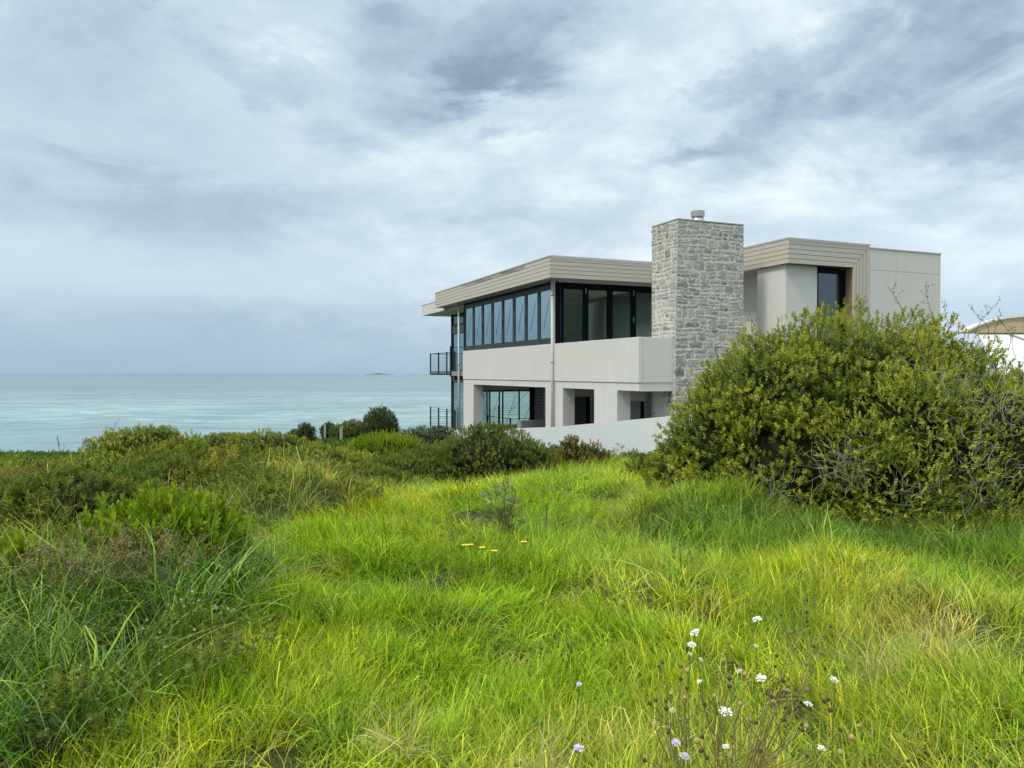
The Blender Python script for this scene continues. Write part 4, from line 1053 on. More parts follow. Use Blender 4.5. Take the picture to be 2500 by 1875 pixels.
shrub('low_bush', 'low olive bush beyond the bare vines below the neighbour\'s white roof', 'bush', (8.4, 12.2, gz(8.4, 12.2)), [(0, 0, 0.75, 1.5, 0.9, 0.80), (-1.2, 0, 0.7, .9, .7, .7), (1.6, 0.2, 0.6, 1.2, .8, .75)], 4200, SMALL, MID, (1.0, 1.7), seed=12, twig=60)

# ---- shrubs in the middle distance; (name, label, x, y, lobes, n, template, material, size)
def at(px, Y): return (px - 1250) / 1870 * Y
def mid(name, label, px, Y, lobes, n, tm, mt, size, seed, dz=0.0, **kw):
    x = at(px, Y); return shrub(name, label, 'bush', (x, Y, gz(x, Y) - dz), lobes, n, tm, mt, size, seed=seed, **kw)
mid('dome_bush', 'domed glossy green bush in front of the patio opening and garden wall', 1195, 14.3, [(0, 0, 0.52, 0.95, 0.8, 0.68), (0.60, 0, 0.38, 0.68, 0.6, 0.54), (-0.62, 0.1, 0.30, 0.60, 0.6, 0.48), (-0.05, 0.1, 0.62, 0.5, 0.5, 0.54), (-1.15, 0.1, 0.05, 0.55, 0.5, 0.42)], 8200, SMALL, MID, (0.7, 1.2), 21, dz=0.16, twig=12, rough=0.06)
mid('spindly_bush', 'yellowing scrubby bush with spiky top in front of the white garden wall', 1412, 14.8, [(0, 0, 0.22, 0.62, 0.5, 0.38), (-0.12, 0, 0.50, 0.22, 0.25, 0.32), (0.30, 0, 0.40, 0.28, 0.3, 0.28)], 1500, SMALL, RUST, (0.9, 1.5), 22, dz=0.2, twig=46, up=0.8)
mid('grey_green_bush', 'low grey-green bush at the left foot of the huge dark bush', 1612, 12.2, [(0, 0, 0.16, 0.55, 0.5, 0.32), (0.55, 0, 0.28, 0.5, 0.4, 0.40)], 2000, SMALL, MID, (0.8, 1.3), 23, twig=14)
mid('round_bush', 'tall dark round bush standing against the sea left of the house', 928, 26.5, [(0, 0, 0.98, 0.60, 0.7, 0.84), (0.06, 0, 0.50, 0.68, 0.7, 0.80), (-0.42, 0, 0.30, 0.45, 0.6, 0.5)], 7200, TINY, DARK, (1.2, 2.0), 24, dz=0.5, twig=50, rough=0.05)
mid('olive_bush', 'olive bush below the end of the garden wall, right of the round dark bush', 1030, 21.0, [(0, 0, 0.42, 0.75, 0.6, 0.44), (0.5, 0, 0.55, 0.45, 0.4, 0.34), (-0.6, 0, 0.3, 0.5, 0.5, 0.34)], 3600, SMALL, GREY, (0.8, 1.3), 25, dz=0.15, twig=14)
mid('bright_bush', 'bright green feathery bush below the round dark bush', 940, 17.5, [(0, 0, 0.20, 0.60, 0.5, 0.36), (-0.42, 0, 0.16, 0.40, 0.4, 0.30), (0.45, 0, 0.16, 0.42, 0.4, 0.32)], 2400, [sprig(12, 0.16, 0.05, 0.006, 0.4, 70 + s) for s in range(4)], BRIGHT, (0.8, 1.3), 26, up=0.85)
mid('leafy_bush', 'mid green leafy bush between the bright feathery bush and the domed bush', 1085, 15.4, [(0, 0, 0.12, 0.85, 0.6, 0.36), (-0.6, 0, 0.02, 0.6, 0.5, 0.32)], 3000, SMALL, MID, (0.8, 1.3), 27)
FAR = 'bushes along the far dune crest'
mid('crest_bush', 'rounded grey-green bush, leftmost on the far dune crest', 538, 34.0, [(0, 0, 0.62, 0.62, 0.5, 0.48), (0.42, 0, 0.75, 0.35, 0.4, 0.36), (-.35, 0, .45, .4, .4, .4)], 2600, TINY, MID, (1.3, 2.2), 28, rough=0.05, group=FAR, dz=-0.05)
mid('crest_bush', 'low dark bush just right of the leftmost one on the far crest', 612, 33.0, [(0, 0, 0.50, 0.55, 0.5, 0.46), (0.5, 0, 0.34, 0.42, 0.4, 0.36), (-.35, 0, 0.5, 0.3, 0.3, 0.4)], 2600, TINY, DARK, (1.3, 2.2), 29, group=FAR, dz=-0.05)
mid('crest_bush', 'broad low green bush in the middle of the far crest', 683, 33.0, [(0, 0, 0.30, 0.75, 0.5, 0.44), (-0.4, 0, 0.28, 0.5, 0.4, 0.36)], 2400, TINY, MID, (1.3, 2.2), 30, group=FAR, dz=-0.05)
mid('crest_bush', 'small upright dark bush on the far crest left of the pale posts', 746, 31.0, [(0, 0, 0.62, 0.34, 0.35, 0.42), (-0.42, 0, 0.42, 0.36, 0.35, 0.34), (0.05, 0, 0.28, 0.45, 0.4, 0.3)], 2200, TINY, DARK, (1.2, 2.0), 32, group=FAR, dz=-0.05, twig=10)
mid('crest_bush', 'tiny dark bush on the far crest behind the taller pale post', 802, 31.5, [(0, 0, 0.55, 0.30, 0.3, 0.36)], 900, TINY, DARK, (1.2, 1.9), 33, group=FAR, dz=-0.05)
mid('crest_bush', 'low olive bush on the far crest against the left side of the round dark bush', 862, 30.5, [(0, 0, 0.40, 0.55, 0.5, 0.42), (-0.5, 0, 0.3, 0.4, 0.4, 0.36)], 1900, TINY, MID, (1.2, 2.0), 34, group=FAR, dz=-0.05)
mid('thick_leaved_bush', 'dark bush with thick rounded leaves at the left edge against the sea', 70, 12.8, [(0, 0, 0.30, 0.55, 0.4, 0.30), (0.42, 0, 0.26, 0.42, 0.4, 0.26), (-0.5, 0, 0.24, 0.45, 0.4, 0.28)], 2000, [sprig(9, 0.07, 0.034, 0.012, 0.9, 80 + s) for s in range(4)], DARK, (0.8, 1.2), 35, dz=0.22)

SM = 'rounded scrub bushes on the left dune'
for (px, Y, lb, nn, mt_, sd_, dz_, lab) in (
    (690, 10.6, [(0, 0, 0.22, 0.80, 0.6, 0.34), (-0.5, 0.1, 0.18, 0.5, 0.5, 0.28)], 3600, MID, 201, 0.05, 'low green rounded bush behind the grassy tussock mound, nearest the bright grass'),
    (560, 12.4, [(0, 0, 0.26, 0.85, 0.6, 0.36), (0.6, 0, 0.2, 0.5, 0.5, 0.3)], 3600, RUST, 202, 0.05, 'rust tinged rounded bush in the middle of the left dune'),
    (395, 11.2, [(0, 0, 0.25, 0.75, 0.6, 0.38), (-0.55, 0, 0.2, 0.5, 0.45, 0.3)], 3400, MID, 203, 0.05, 'green rounded bush directly behind the bright oblong-leaved bush'),
    (330, 13.4, [(0, 0, 0.2, 0.8, 0.6, 0.36), (0.4, 0, 0.3, 0.35, 0.4, 0.3)], 3200, GREEN, 204, 0.1, 'mixed yellow and green bush topping the left dune against the sea'),
    (110, 10.2, [(0, 0, 0.2, 0.9, 0.6, 0.34), (0.6, 0.1, 0.16, 0.5, 0.5, 0.28)], 3400, RUST, 205, 0.08, 'low rusty bush at the left edge in front of the thick-leaved one'),
    (175, 7.9, [(0, 0, 0.12, 0.65, 0.5, 0.30), (-0.5, 0, 0.1, 0.45, 0.4, 0.24)], 2600, MID, 206, 0.05, 'small green bush among golden tussocks near the left edge'),
    (770, 14.2, [(0, 0, 0.22, 0.85, 0.6, 0.36), (-0.7, 0, 0.2, 0.6, 0.5, 0.32)], 3400, GREEN, 207, 0.0, 'yellow-green rounded bush in front of the pale marker posts'),
    (880, 12.6, [(0, 0, 0.12, 0.75, 0.5, 0.28)], 2400, MID, 208, 0.0, 'flat green bush where the bright grass meets the scrub'),
    (985, 14.0, [(0, 0, 0.14, 0.8, 0.6, 0.32), (0.6, 0, 0.1, 0.5, 0.5, 0.28)], 3000, MID, 209, 0.0, 'low rounded bush just right of and nearer than the bright feathery bush'),
    (640, 17.5, [(0, 0, 0.2, 1.1, 0.7, 0.38), (-0.9, 0, 0.2, 0.7, 0.6, 0.34)], 3600, GREEN, 210, 0.05, 'wide bush below the leftmost bushes of the far crest')):
    mid('scrub_bush', lab, px, Y, lb, nn, SMALL, mt_, (0.7, 1.15), sd_, dz=dz_, group=SM, rough=0.14, twig=6)

# ---- the broad-leaved bright shrub among the tussocks at left
rs_ = np.random.default_rng(41)
def broad_shrub(name, label, x, y, spread, n, hgt, mat, seed):
    r = np.random.default_rng(seed); root = empty(name, (x, y, gz(x, y) - 0.05)); tag(root, label, 'bush')
    P, D, paths = [], [], []
    for i in range(n):
        a = r.uniform(0, 2 * np.pi); q = math.sqrt(r.random()) ; out_ = q * spread
        tip = np.array([math.cos(a) * out_, math.sin(a) * out_ * 0.65, hgt * (1 - 0.45 * q * q) * r.uniform(0.65, 1.05)])
        base = tip * np.array([0.25, 0.25, 0]) ; mid_ = base * 0.4 + tip * 0.6 + np.array([0, 0, -0.03])
        paths.append(([base, mid_, tip], 0.006, 0.003)); d = tip - mid_
        for s in (0.35, 0.7, 1.0): P.append(mid_ + (tip - mid_) * s * 0.9); D.append(d / np.linalg.norm(d) * 0.6 + np.array([0, 0, 0.9]) + r.normal(0, .12, 3))
    V, F, T = stamp(BROAD, np.array(P), np.array(D), r.uniform(0.7, 1.15, len(P)), r)
    np_mesh('foliage', V, F, mat, root, {'tone': ('POINT', 'FLOAT', T.astype(np.float32))})
    twigs(paths, 'stems', M['bark'], root)
broad_shrub('broad_leaved_bush', 'bright yellow-green bush with upright oblong leaves among the tussocks', -2.60, 5.75, 0.60, 200, 0.60, BRIGHT, 42)
broad_shrub('broad_leaved_bush', 'small sprig of the same oblong leaves low at the left, beside the brown seed heads', -3.45, 5.35, 0.28, 26, 0.42, BRIGHT, 43)

# ================================================================== grass, tussocks and scrub (uncountable ground cover)
def tint(n, r, c, v=0.12):
    c = np.asarray(c); c = np.broadcast_to(c, (n, 3)).copy()
    c *= (1 + r.normal(0, v, (n, 1))); c[:, 0] *= 1 + r.normal(0, v * 0.5, n); return np.clip(c, 0.003, 0.95)
def cover(name, label, P, Rz, tilt, S, colr, sources, seed):
    """ground cover: source tufts repeated on the points of one mesh by geometry nodes"""
    r = np.random.default_rng(seed)
    srcc = bpy.data.collections.new(name + '_sources')
    for i, (V, F, at_, mat) in enumerate(sources):
        me = bpy.data.meshes.new(name + '_tuft')
        V = np.asarray(V, np.float32); F = np.asarray(F, np.int32)
        me.vertices.add(len(V)); me.vertices.foreach_set('co', V.ravel()); me.loops.add(F.size); me.loops.foreach_set('vertex_index', F.ravel())
        me.polygons.add(len(F)); me.polygons.foreach_set('loop_start', np.arange(0, F.size, 4, dtype=np.int32)); me.update(calc_edges=True)
        for an, d in at_.items():
            a = me.attributes.new(an, 'FLOAT', 'POINT'); a.data.foreach_set('value', np.asarray(d, np.float32))
        me.materials.append(mat)
        o = bpy.data.objects.new('%s_tuft_%02d' % (name, i), me); srcc.objects.link(o)
    n = len(P)
    me = bpy.data.meshes.new(name); me.vertices.add(n); me.vertices.foreach_set('co', np.asarray(P, np.float32).ravel())
    rot = np.stack([r.normal(0, tilt, n), r.normal(0, tilt, n), Rz], 1).astype(np.float32)
    for an, ty, d in (('rot', 'FLOAT_VECTOR', rot), ('scl', 'FLOAT_VECTOR', np.asarray(S, np.float32))):
        a = me.attributes.new(an, ty, 'POINT'); a.data.foreach_set('vector', d.ravel())
    a = me.attributes.new('pick', 'INT', 'POINT'); a.data.foreach_set('value', r.integers(0, len(sources), n).astype(np.int32))
    a = me.attributes.new('gcol', 'FLOAT_COLOR', 'POINT'); a.data.foreach_set('color', np.concatenate([colr, np.ones((n, 1))], 1).astype(np.float32).ravel())
    me.update()
    o = bpy.data.objects.new(name, me); col.objects.link(o); tag(o, label, kind='stuff')
    ng = bpy.data.node_groups.new(name + '_scatter', 'GeometryNodeTree')
    ng.interface.new_socket('Geometry', in_out='INPUT', socket_type='NodeSocketGeometry')
    ng.interface.new_socket('Geometry', in_out='OUTPUT', socket_type='NodeSocketGeometry')
    N = ng.nodes; L = ng.links
    gi = N.new('NodeGroupInput'); go = N.new('NodeGroupOutput'); ip = N.new('GeometryNodeInstanceOnPoints'); ci = N.new('GeometryNodeCollectionInfo')
    ci.inputs[0].default_value = srcc; ci.inputs[1].default_value = True; ci.inputs[2].default_value = True
    def na(nm, ty):
        q = N.new('GeometryNodeInputNamedAttribute'); q.data_type = ty; q.inputs[0].default_value = nm; return q.outputs[0]
    er = N.new('FunctionNodeEulerToRotation')
    L.new(gi.outputs[0], ip.inputs['Points']); L.new(ci.outputs[0], ip.inputs['Instance']); ip.inputs['Pick Instance'].default_value = True
    L.new(na('pick', 'INT'), ip.inputs['Instance Index']); L.new(na('rot', 'FLOAT_VECTOR'), er.inputs[0]); L.new(er.outputs[0], ip.inputs['Rotation'])
    L.new(na('scl', 'FLOAT_VECTOR'), ip.inputs['Scale']); L.new(ip.outputs[0], go.inputs[0])
    md = o.modifiers.new('scatter', 'NODES'); md.node_group = ng
    return o

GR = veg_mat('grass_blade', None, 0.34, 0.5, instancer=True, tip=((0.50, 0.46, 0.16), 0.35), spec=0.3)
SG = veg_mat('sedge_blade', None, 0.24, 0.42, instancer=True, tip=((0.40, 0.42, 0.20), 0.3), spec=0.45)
SC = veg_mat('scrub_leaf', None, 0.3, 0.5, instancer=True, spec=0.4)
def BL(*a, mat=None, **k):
    V, F, T, A = blades(*a, **k); return (V, F, {'tone': T, 'along': A}, mat)

def scatter(y0, y1, dens, r, margin=1.6, slope=0.78):
    """random ground points, denser near the photographer"""
    out_ = []
    ys = np.linspace(y0, y1, 60)
    for a, b_ in zip(ys[:-1], ys[1:]):
        yc = (a + b_) / 2; hw = slope * yc + margin; n = r.poisson(2 * hw * (b_ - a) * dens(yc))
        out_.append(np.stack([r.uniform(-hw, hw, n), r.uniform(a, b_, n)], 1))
    return np.concatenate(out_)
def sst(x, a, b_): return smooth01((x - a) / (b_ - a))
def gau(X, Y, x, y, rx, ry): return np.exp(-((X - x) / rx) ** 2 - ((Y - y) / ry) ** 2)

def left_zone(X, Y):
    """1 where the scrub and tussocks of the left side stand, 0 on the open grass"""
    edge = np.interp(Y, [0, 2.3, 2.9, 3.4, 4.2, 6.0, 8.0, 10.0, 12.0, 13.5, 15, 18, 30], [-6, -3.2, -1.9, -1.45, -1.5, -2.05, -2.6, -2.0, -2.5, -1.8, 0.5, 4.0, 5.0])
    return sst(edge - X + 0.35 * wav(X, Y, 2.2, 5), -0.15, 0.25)

r = np.random.default_rng(100)
# --- meadow grass
XY = scatter(1.7, 19, lambda y: 185 if y < 4 else (140 if y < 7 else 90), r)
X, Y = XY[:, 0], XY[:, 1]
lz = left_zone(X, Y)
inbig = (((X - BX) / 2.6) ** 2 + ((Y - BY - .2) / 1.0) ** 2) < 1
keep = (lz < 0.6 + 0.3 * (r.random(len(X)) - .5)) & (behind_wall(X, Y) < -0.1) & ~inbig & (r.random(len(X)) < 0.22 + 0.78 * sst(wav(X, Y, 2.9, 8) + 0.5 * wav(X, Y, 6.5, 1), -0.75, 0.1))
X, Y = X[keep], Y[keep]; n = len(X)
pt = wav(X, Y, 1.5, 7) + 0.5 * wav(X, Y, 4.5, 2); yel = sst(pt, -0.1, 0.9)
deep = sst(-(wav(X, Y, 1.9, 1) + 0.5 * wav(X, Y, 5, 9)), 0.25, 0.9)
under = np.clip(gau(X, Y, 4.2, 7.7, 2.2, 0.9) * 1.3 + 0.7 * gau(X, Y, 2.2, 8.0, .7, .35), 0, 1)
dry = np.clip(gau(X, Y, 2.75, 5.0, 0.55, 0.65) + 0.75 * gau(X, Y, 2.3, 4.3, 0.35, 0.4) + 0.5 * gau(X, Y, 0.35, 3.1, 0.35, 0.3) + 0.55 * gau(X, Y, 1.1, 3.0, 0.8, 0.45) + 0.5 * gau(X, Y, 1.05, 6.0, .5, .6) + 0.6 * gau(X, Y, 0.3, 13.0, 2.0, 0.6) + 0.6 * gau(X, Y, 1.8, 9.3, 0.7, 0.4) + 0.4 * gau(X, Y, -1.9, 11.6, 1.0, .5), 0, 1)
c = np.array([0.315, 0.460, 0.010])[None] * (1 - yel[:, None]) + np.array([0.47, 0.535, 0.012])[None] * yel[:, None]
near_y = sst(Y, 4.2, 2.4)[:, None] * 0.5; c = c * (1 - near_y) + np.array([0.50, 0.54, 0.03])[None] * near_y
c = c * (1 - 0.62 * deep[:, None]) + np.array([0.125, 0.285, 0.014])[None] * 0.62 * deep[:, None]
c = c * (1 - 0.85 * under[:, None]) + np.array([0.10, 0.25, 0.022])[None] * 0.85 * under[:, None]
dd = (dry * (0.35 + 0.9 * r.random(n))).clip(0, 1)[:, None]
c = c * (1 - 0.6 * dd) + np.array([0.56, 0.47, 0.17])[None] * 0.6 * dd
odd = r.random(n); c[odd < 0.05] = c[odd < 0.05] * 0.35 + np.array([0.50, 0.42, 0.16]) * 0.65; c[odd > 0.92] = c[odd > 0.92] * 0.4 + np.array([0.10, 0.24, 0.02]) * 0.6
c = tint(n, r, c, 0.24)
hs = (0.84 + 0.36 * wav(X, Y, 2.9, 8) + 0.16 * wav(X, Y, 6.5, 1) + 0.60 * under + 0.15 * r.normal(size=n)).clip(0.42, 1.7)
ws = np.interp(Y, [2, 6, 12, 20], [0.85, 1.0, 1.5, 1.9])
P = np.stack([X, Y, ground_z(X, Y) + EYE], 1); S = np.stack([ws, ws, hs * np.interp(Y, [2, 8, 20], [0.85, 1.0, 1.05])], 1)
lean = np.arctan2(wav(X, Y, 0.9, 8), wav(X, Y, 0.9, 4)) + r.normal(0, 0.9, n)
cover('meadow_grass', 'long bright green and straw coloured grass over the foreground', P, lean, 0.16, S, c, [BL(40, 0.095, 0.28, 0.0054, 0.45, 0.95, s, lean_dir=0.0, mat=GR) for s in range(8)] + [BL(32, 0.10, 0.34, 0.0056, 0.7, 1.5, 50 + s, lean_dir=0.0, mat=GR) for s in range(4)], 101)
# --- coarse dark tussock grass at left
XY = scatter(2.3, 15, lambda y: 95 if y < 5 else 55, r)
X, Y = XY[:, 0], XY[:, 1]; lz = left_zone(X, Y)
rows = np.interp(Y, [2, 2.7, 3.2, 6.5, 8, 9.5, 10.5, 12, 15], [0.3, 0.8, 1, 1, 1, 0.7, 0.3, 0.12, 0.08])
keep = ((lz > 0.35) & (r.random(len(X)) < np.maximum(rows, 1.1 * gau(X, Y, -2.7, 9.5, 1.0, 1.1)) * (0.75 + 0.4 * wav(X, Y, 1.6, 2)))) | ((lz < .4) & (r.random(len(X)) < 0.006) & (Y < 9))
keep |= (r.random(len(X)) < 0.95 * np.clip(gau(X, Y, 4.0, 7.75, 2.1, 0.55) + 0.6 * gau(X, Y, 2.3, 8.1, 0.7, 0.4), 0, 1))
inbig = (((X - BX) / 2.5) ** 2 + ((Y - BY - .2) / 1.0) ** 2) < 1
keep &= ~inbig
X, Y = X[keep], Y[keep]; n = len(X)
warm = sst(Y, 6.0, 9.5) * (0.5 + 0.5 * sst(wav(X, Y, 1.3, 3), -0.5, 0.7))
gold = np.clip(gau(X, Y, -4.7, 7.8, 0.9, 0.9) + gau(X, Y, -2.7, 9.9, .8, .35) + gau(X, Y, -3.6, 9.0, .8, .4), 0, 1)
c = np.array([0.14, 0.245, 0.016])[None] * (1 - warm[:, None]) + np.array([0.25, 0.29, 0.028])[None] * warm[:, None]
c = c * (1 - 0.7 * gold[:, None]) + np.array([0.44, 0.36, 0.07])[None] * 0.7 * gold[:, None]
c = tint(n, r, c, 0.38)
P = np.stack([X, Y, ground_z(X, Y) + EYE], 1); s_ = r.uniform(0.75, 1.25, n) * np.interp(Y, [2, 5, 9, 15], [0.85, 1.0, 0.78, 0.6])
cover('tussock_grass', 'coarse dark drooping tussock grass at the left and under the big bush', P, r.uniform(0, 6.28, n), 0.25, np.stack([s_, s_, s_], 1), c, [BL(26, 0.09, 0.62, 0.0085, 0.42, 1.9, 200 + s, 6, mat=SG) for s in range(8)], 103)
# --- low leafy scrub that carpets the dune behind
def clump(nsp, rad, h, tm, seed):
    r_ = np.random.default_rng(seed); a = r_.uniform(0, 6.28, nsp); q = np.sqrt(r_.random(nsp)) * rad
    P_ = np.stack([np.cos(a) * q, np.sin(a) * q, h * (1 - (q / rad) ** 2) * r_.uniform(0.5, 1.05, nsp)], 1)
    D_ = np.stack([np.cos(a) * q / rad * 0.7, np.sin(a) * q / rad * 0.7, np.ones(nsp)], 1) + r_.normal(0, .3, (nsp, 3))
    V, F, T = stamp(tm, P_, D_, r_.uniform(0.9, 1.6, nsp), r_); return (V, F, {'tone': T}, SC)
XY = scatter(6.2, 40, lambda y: 26 if y < 16 else 13, r, 2.0, 0.74)
X, Y = XY[:, 0], XY[:, 1]; lz = left_zone(X, Y)
keep = (lz > 0.4) & (behind_wall(X, Y) < -0.25) & (r.random(len(X)) < np.interp(Y, [6, 7.5, 9.5, 10.5, 14], [0.06, 0.2, 0.6, 0.95, 1.0]) * (1 - 0.9 * gau(X, Y, -2.7, 9.4, 0.9, 0.9)) * (0.55 + 0.45 * sst(wav(X, Y, 2.4, 4), -0.6, 0.1)))
X, Y = X[keep], Y[keep]; n = len(X)
k1 = sst(wav(X, Y, 0.9, 5) + 0.6 * wav(X, Y, 2.6, 6), -0.5, 0.6); k2 = sst(wav(X, Y, 1.3, 9) + 0.5 * wav(X, Y, 3.3, 0), 0.1, 0.9)
c = np.array([0.16, 0.225, 0.02])[None] * (1 - k1[:, None]) + np.array([0.34, 0.345, 0.035])[None] * k1[:, None]
c = c * (1 - 0.5 * k2[:, None]) + np.array([0.38, 0.24, 0.045])[None] * 0.5 * k2[:, None]
fr_ = sst(Y + 0.35 * X, 15.0, 19.0)[:, None]; c = c * (1 - fr_) + np.array([0.10, 0.165, 0.02])[None] * fr_
c = tint(n, r, c, 0.2)
P = np.stack([X, Y, ground_z(X, Y) + EYE - 0.02], 1); s_ = r.uniform(0.8, 1.35, n)
cover('coastal_scrub', 'low olive and rust coloured scrub carpeting the dune behind the grass', P, r.uniform(0, 6.28, n), 0.12, np.stack([s_, s_, s_ * np.interp(Y, [12, 15], [1.0, 0.65]) * (1.1 + 0.55 * wav(X, Y, 2.0, 4)) * r.uniform(0.75, 1.3, n)], 1), c, [clump(60, 0.26, 0.24, SMALL, 300 + s) for s in range(5)] + [clump(70, 0.24, 0.20, TINY, 310 + s) for s in range(3)], 104)

# ---- tall bare wispy stems standing out of the dune crest against the sea
r = np.random.default_rng(55)
for (px, y0, y1, Y, lab) in ((285, 1022, 1072, 13.5, 'tallest wispy bare stem standing against the sea on the left dune'), (140, 1068, 1110, 12.0, 'pair of pale green wisps against the sea near the left edge'), (200, 1072, 1105, 12.4, 'short bent wisp against the sea, left of the tallest one'), (245, 1060, 1090, 13.0, 'curled dark wisp against the sea beside the tallest one'), (390, 1055, 1085, 13.8, 'dark twiggy stem on the left dune crest, right of the tallest wisp')):
    x = at(px, Y); z0 = gz(x, Y); zt = EYE - (y0 - 911) / 1870 * Y
    root = empty('wispy_stem', (x, Y, z0)); tag(root, lab, 'plant')
    H = max(0.3, zt - z0); ps = [(wander((0, 0, 0), (r.normal(0, .1), 0, 1), H, 10, 0.10, r, (0.01, 0, 0.03)), 0.0065, 0.004)]
    for q in (5, 7, 8, 9): ps.append((wander(ps[0][0][q], (r.normal(0, 1), 0, 0.6), H * 0.22, 4, 0.25, r), 0.004, 0.003))
    twigs(ps, 'stem', M['bark'], root)

# ---- dried branching plant in the middle with yellow daisies
def umbel_plant(name, label, x, y, H, spread, n, col_m, seed, head=0.012, leafmat=None):
    r = np.random.default_rng(seed); root = empty(name, (x, y, gz(x, y) - 0.02)); tag(root, label, 'plant')
    ps = []
    for i in range(n):
        heads = MB()
        a = r.uniform(0, 6.28); q = math.sqrt(r.random()) * spread
        tip = np.array([math.cos(a) * q, math.sin(a) * q * 0.7, H * r.uniform(0.7, 1.05) * (1 - 0.25 * (q / spread) ** 2)])
        b0 = np.array([tip[0] * 0.12, tip[1] * 0.12, H * r.uniform(0.0, 0.35)]); m1 = b0 * 0.35 + tip * 0.65 + r.normal(0, 0.012, 3)
        ps.append(([b0, m1, tip], 0.0024, 0.0012))
        for _ in range(6):
            e = tip + np.array([r.normal(0, 0.028), r.normal(0, 0.028), r.uniform(0.0, 0.035)]); ps.append(([tip - (tip - m1) * 0.15, e], 0.0016, 0.0012))
            for _h in range(2):
                e2 = e + r.normal(0, 0.006, 3); s = head * r.uniform(0.5, 1.0) * 0.5
                heads.add([e2 + np.array(v) * s for v in ((1, 0, 0), (0, 1, 0), (-1, 0, 0), (0, -1, 0), (0, 0, 1), (0, 0, -1))], [(0, 1, 4), (1, 2, 4), (2, 3, 4), (3, 0, 4), (1, 0, 5), (2, 1, 5), (3, 2, 5), (0, 3, 5)])
        heads.build('seed_head', col_m, root)
    twigs(ps, 'stems', M['dry_stem'], root, 3)
    P = np.stack([r.normal(0, spread * 0.30, 90), r.normal(0, spread * 0.25, 90), r.uniform(0.02, H * 0.5, 90)], 1); D = r.normal(0, .5, (90, 3)) + np.array([0, 0, 0.8])
    V, F, T = stamp([sprig(7, 0.08, 0.05, 0.004, 0.6, 400 + s) for s in range(3)], P, D, r.uniform(.7, 1.2, 90), r)
    np_mesh('leaves', V, F, leafmat or GREY, root, {'tone': ('POINT', 'FLOAT', T.astype(np.float32))})
    return root
grey_seed = simple('grey_seed', (0.20, 0.19, 0.17), 0.9); brown_seed = simple('brown_seed', (0.30, 0.20, 0.11), 0.9)
umbel_plant('dried_umbel_plant', 'grey branching dried plant rising from the middle of the grass', -0.06, 7.4, 0.56, 0.28, 30, grey_seed, 61, 0.016)
umbel_plant('brown_seed_plant', 'brown seed-headed plant at left below the bright oblong leaved bush', -2.45, 4.75, 0.50, 0.55, 90, brown_seed, 62, 0.011)
umbel_plant('brown_seed_plant', 'rusty seed-headed plant nearest the left edge', -3.05, 4.9, 0.46, 0.30, 36, brown_seed, 63, 0.011)
umbel_plant('brown_seed_plant', 'thin dark umbels between the domed bush and the spiky yellow bush', 0.62, 14.6, 0.62, 0.22, 12, grey_seed, 64, 0.02)
umbel_plant('brown_seed_plant', 'thin dark umbels right of the spiky yellow bush in front of the wall', 1.95, 14.4, 0.52, 0.30, 14, grey_seed, 65, 0.02)

def ray(px, py, Y):
    return ((px - 1250) / 1870 * Y, Y, EYE - (py - 911) / 1870 * Y)
yellow = simple('daisy_yellow', (0.80, 0.66, 0.03), 0.6); white_p = simple('scabious_white', (0.74, 0.74, 0.70), 0.6); lilac_p = simple('scabious_lilac', (0.50, 0.40, 0.75), 0.6); pink_p = simple('dull_pink', (0.55, 0.33, 0.36), 0.7); cream_p = simple('fading_cream', (0.55, 0.52, 0.36), 0.7)
gstem = simple('green_stem', (0.12, 0.18, 0.05), 0.6)
def daisy(px, py, Y, lab):
    Y *= 0.78; x, y, z = ray(px, py, Y); zb_ = gz(x, y); r = np.random.default_rng(int(px)); root = empty('yellow_daisy', (x, y, zb_)); tag(root, lab, 'flower', 'yellow daisies in the middle of the grass')
    H = z - zb_
    twigs([([(0.03, 0, 0), (0.01, 0, H * .6), (0, 0, H)], 0.003, 0.002)], 'stem', gstem, root)
    b = MB()
    for i in range(11):
        a = i * 6.283 / 11; d = np.array([math.cos(a), math.sin(a), 0.12]); s = np.array([-math.sin(a), math.cos(a), 0]); c0 = np.array([0, 0, H])
        b.add([c0, c0 + d * 0.016 - s * 0.006, c0 + d * 0.030, c0 + d * 0.016 + s * 0.006], [(0, 1, 2, 3)])
    b.build('petals', yellow, root)
    b = MB(); b.lathe(0, 0, [(0.008, H - 0.004), (0.009, H + 0.004), (0.003, H + 0.008)], 10, True); b.build('centre', simple('daisy_eye', (0.62, 0.42, 0.02), 0.8), root)
for a in ((1134, 1332, 7.3, 'leftmost yellow daisy in the middle of the grass'), (1148, 1331, 7.35, 'second yellow daisy from the left in the grass'), (1177, 1338, 7.2, 'yellow daisy third from the left, beside the dried grey plant'), (1207, 1346, 7.1, 'lowest yellow daisy at the foot of the dried grey plant'), (1279, 1324, 7.3, 'yellow daisy right of the dried grey plant')): daisy(*a)

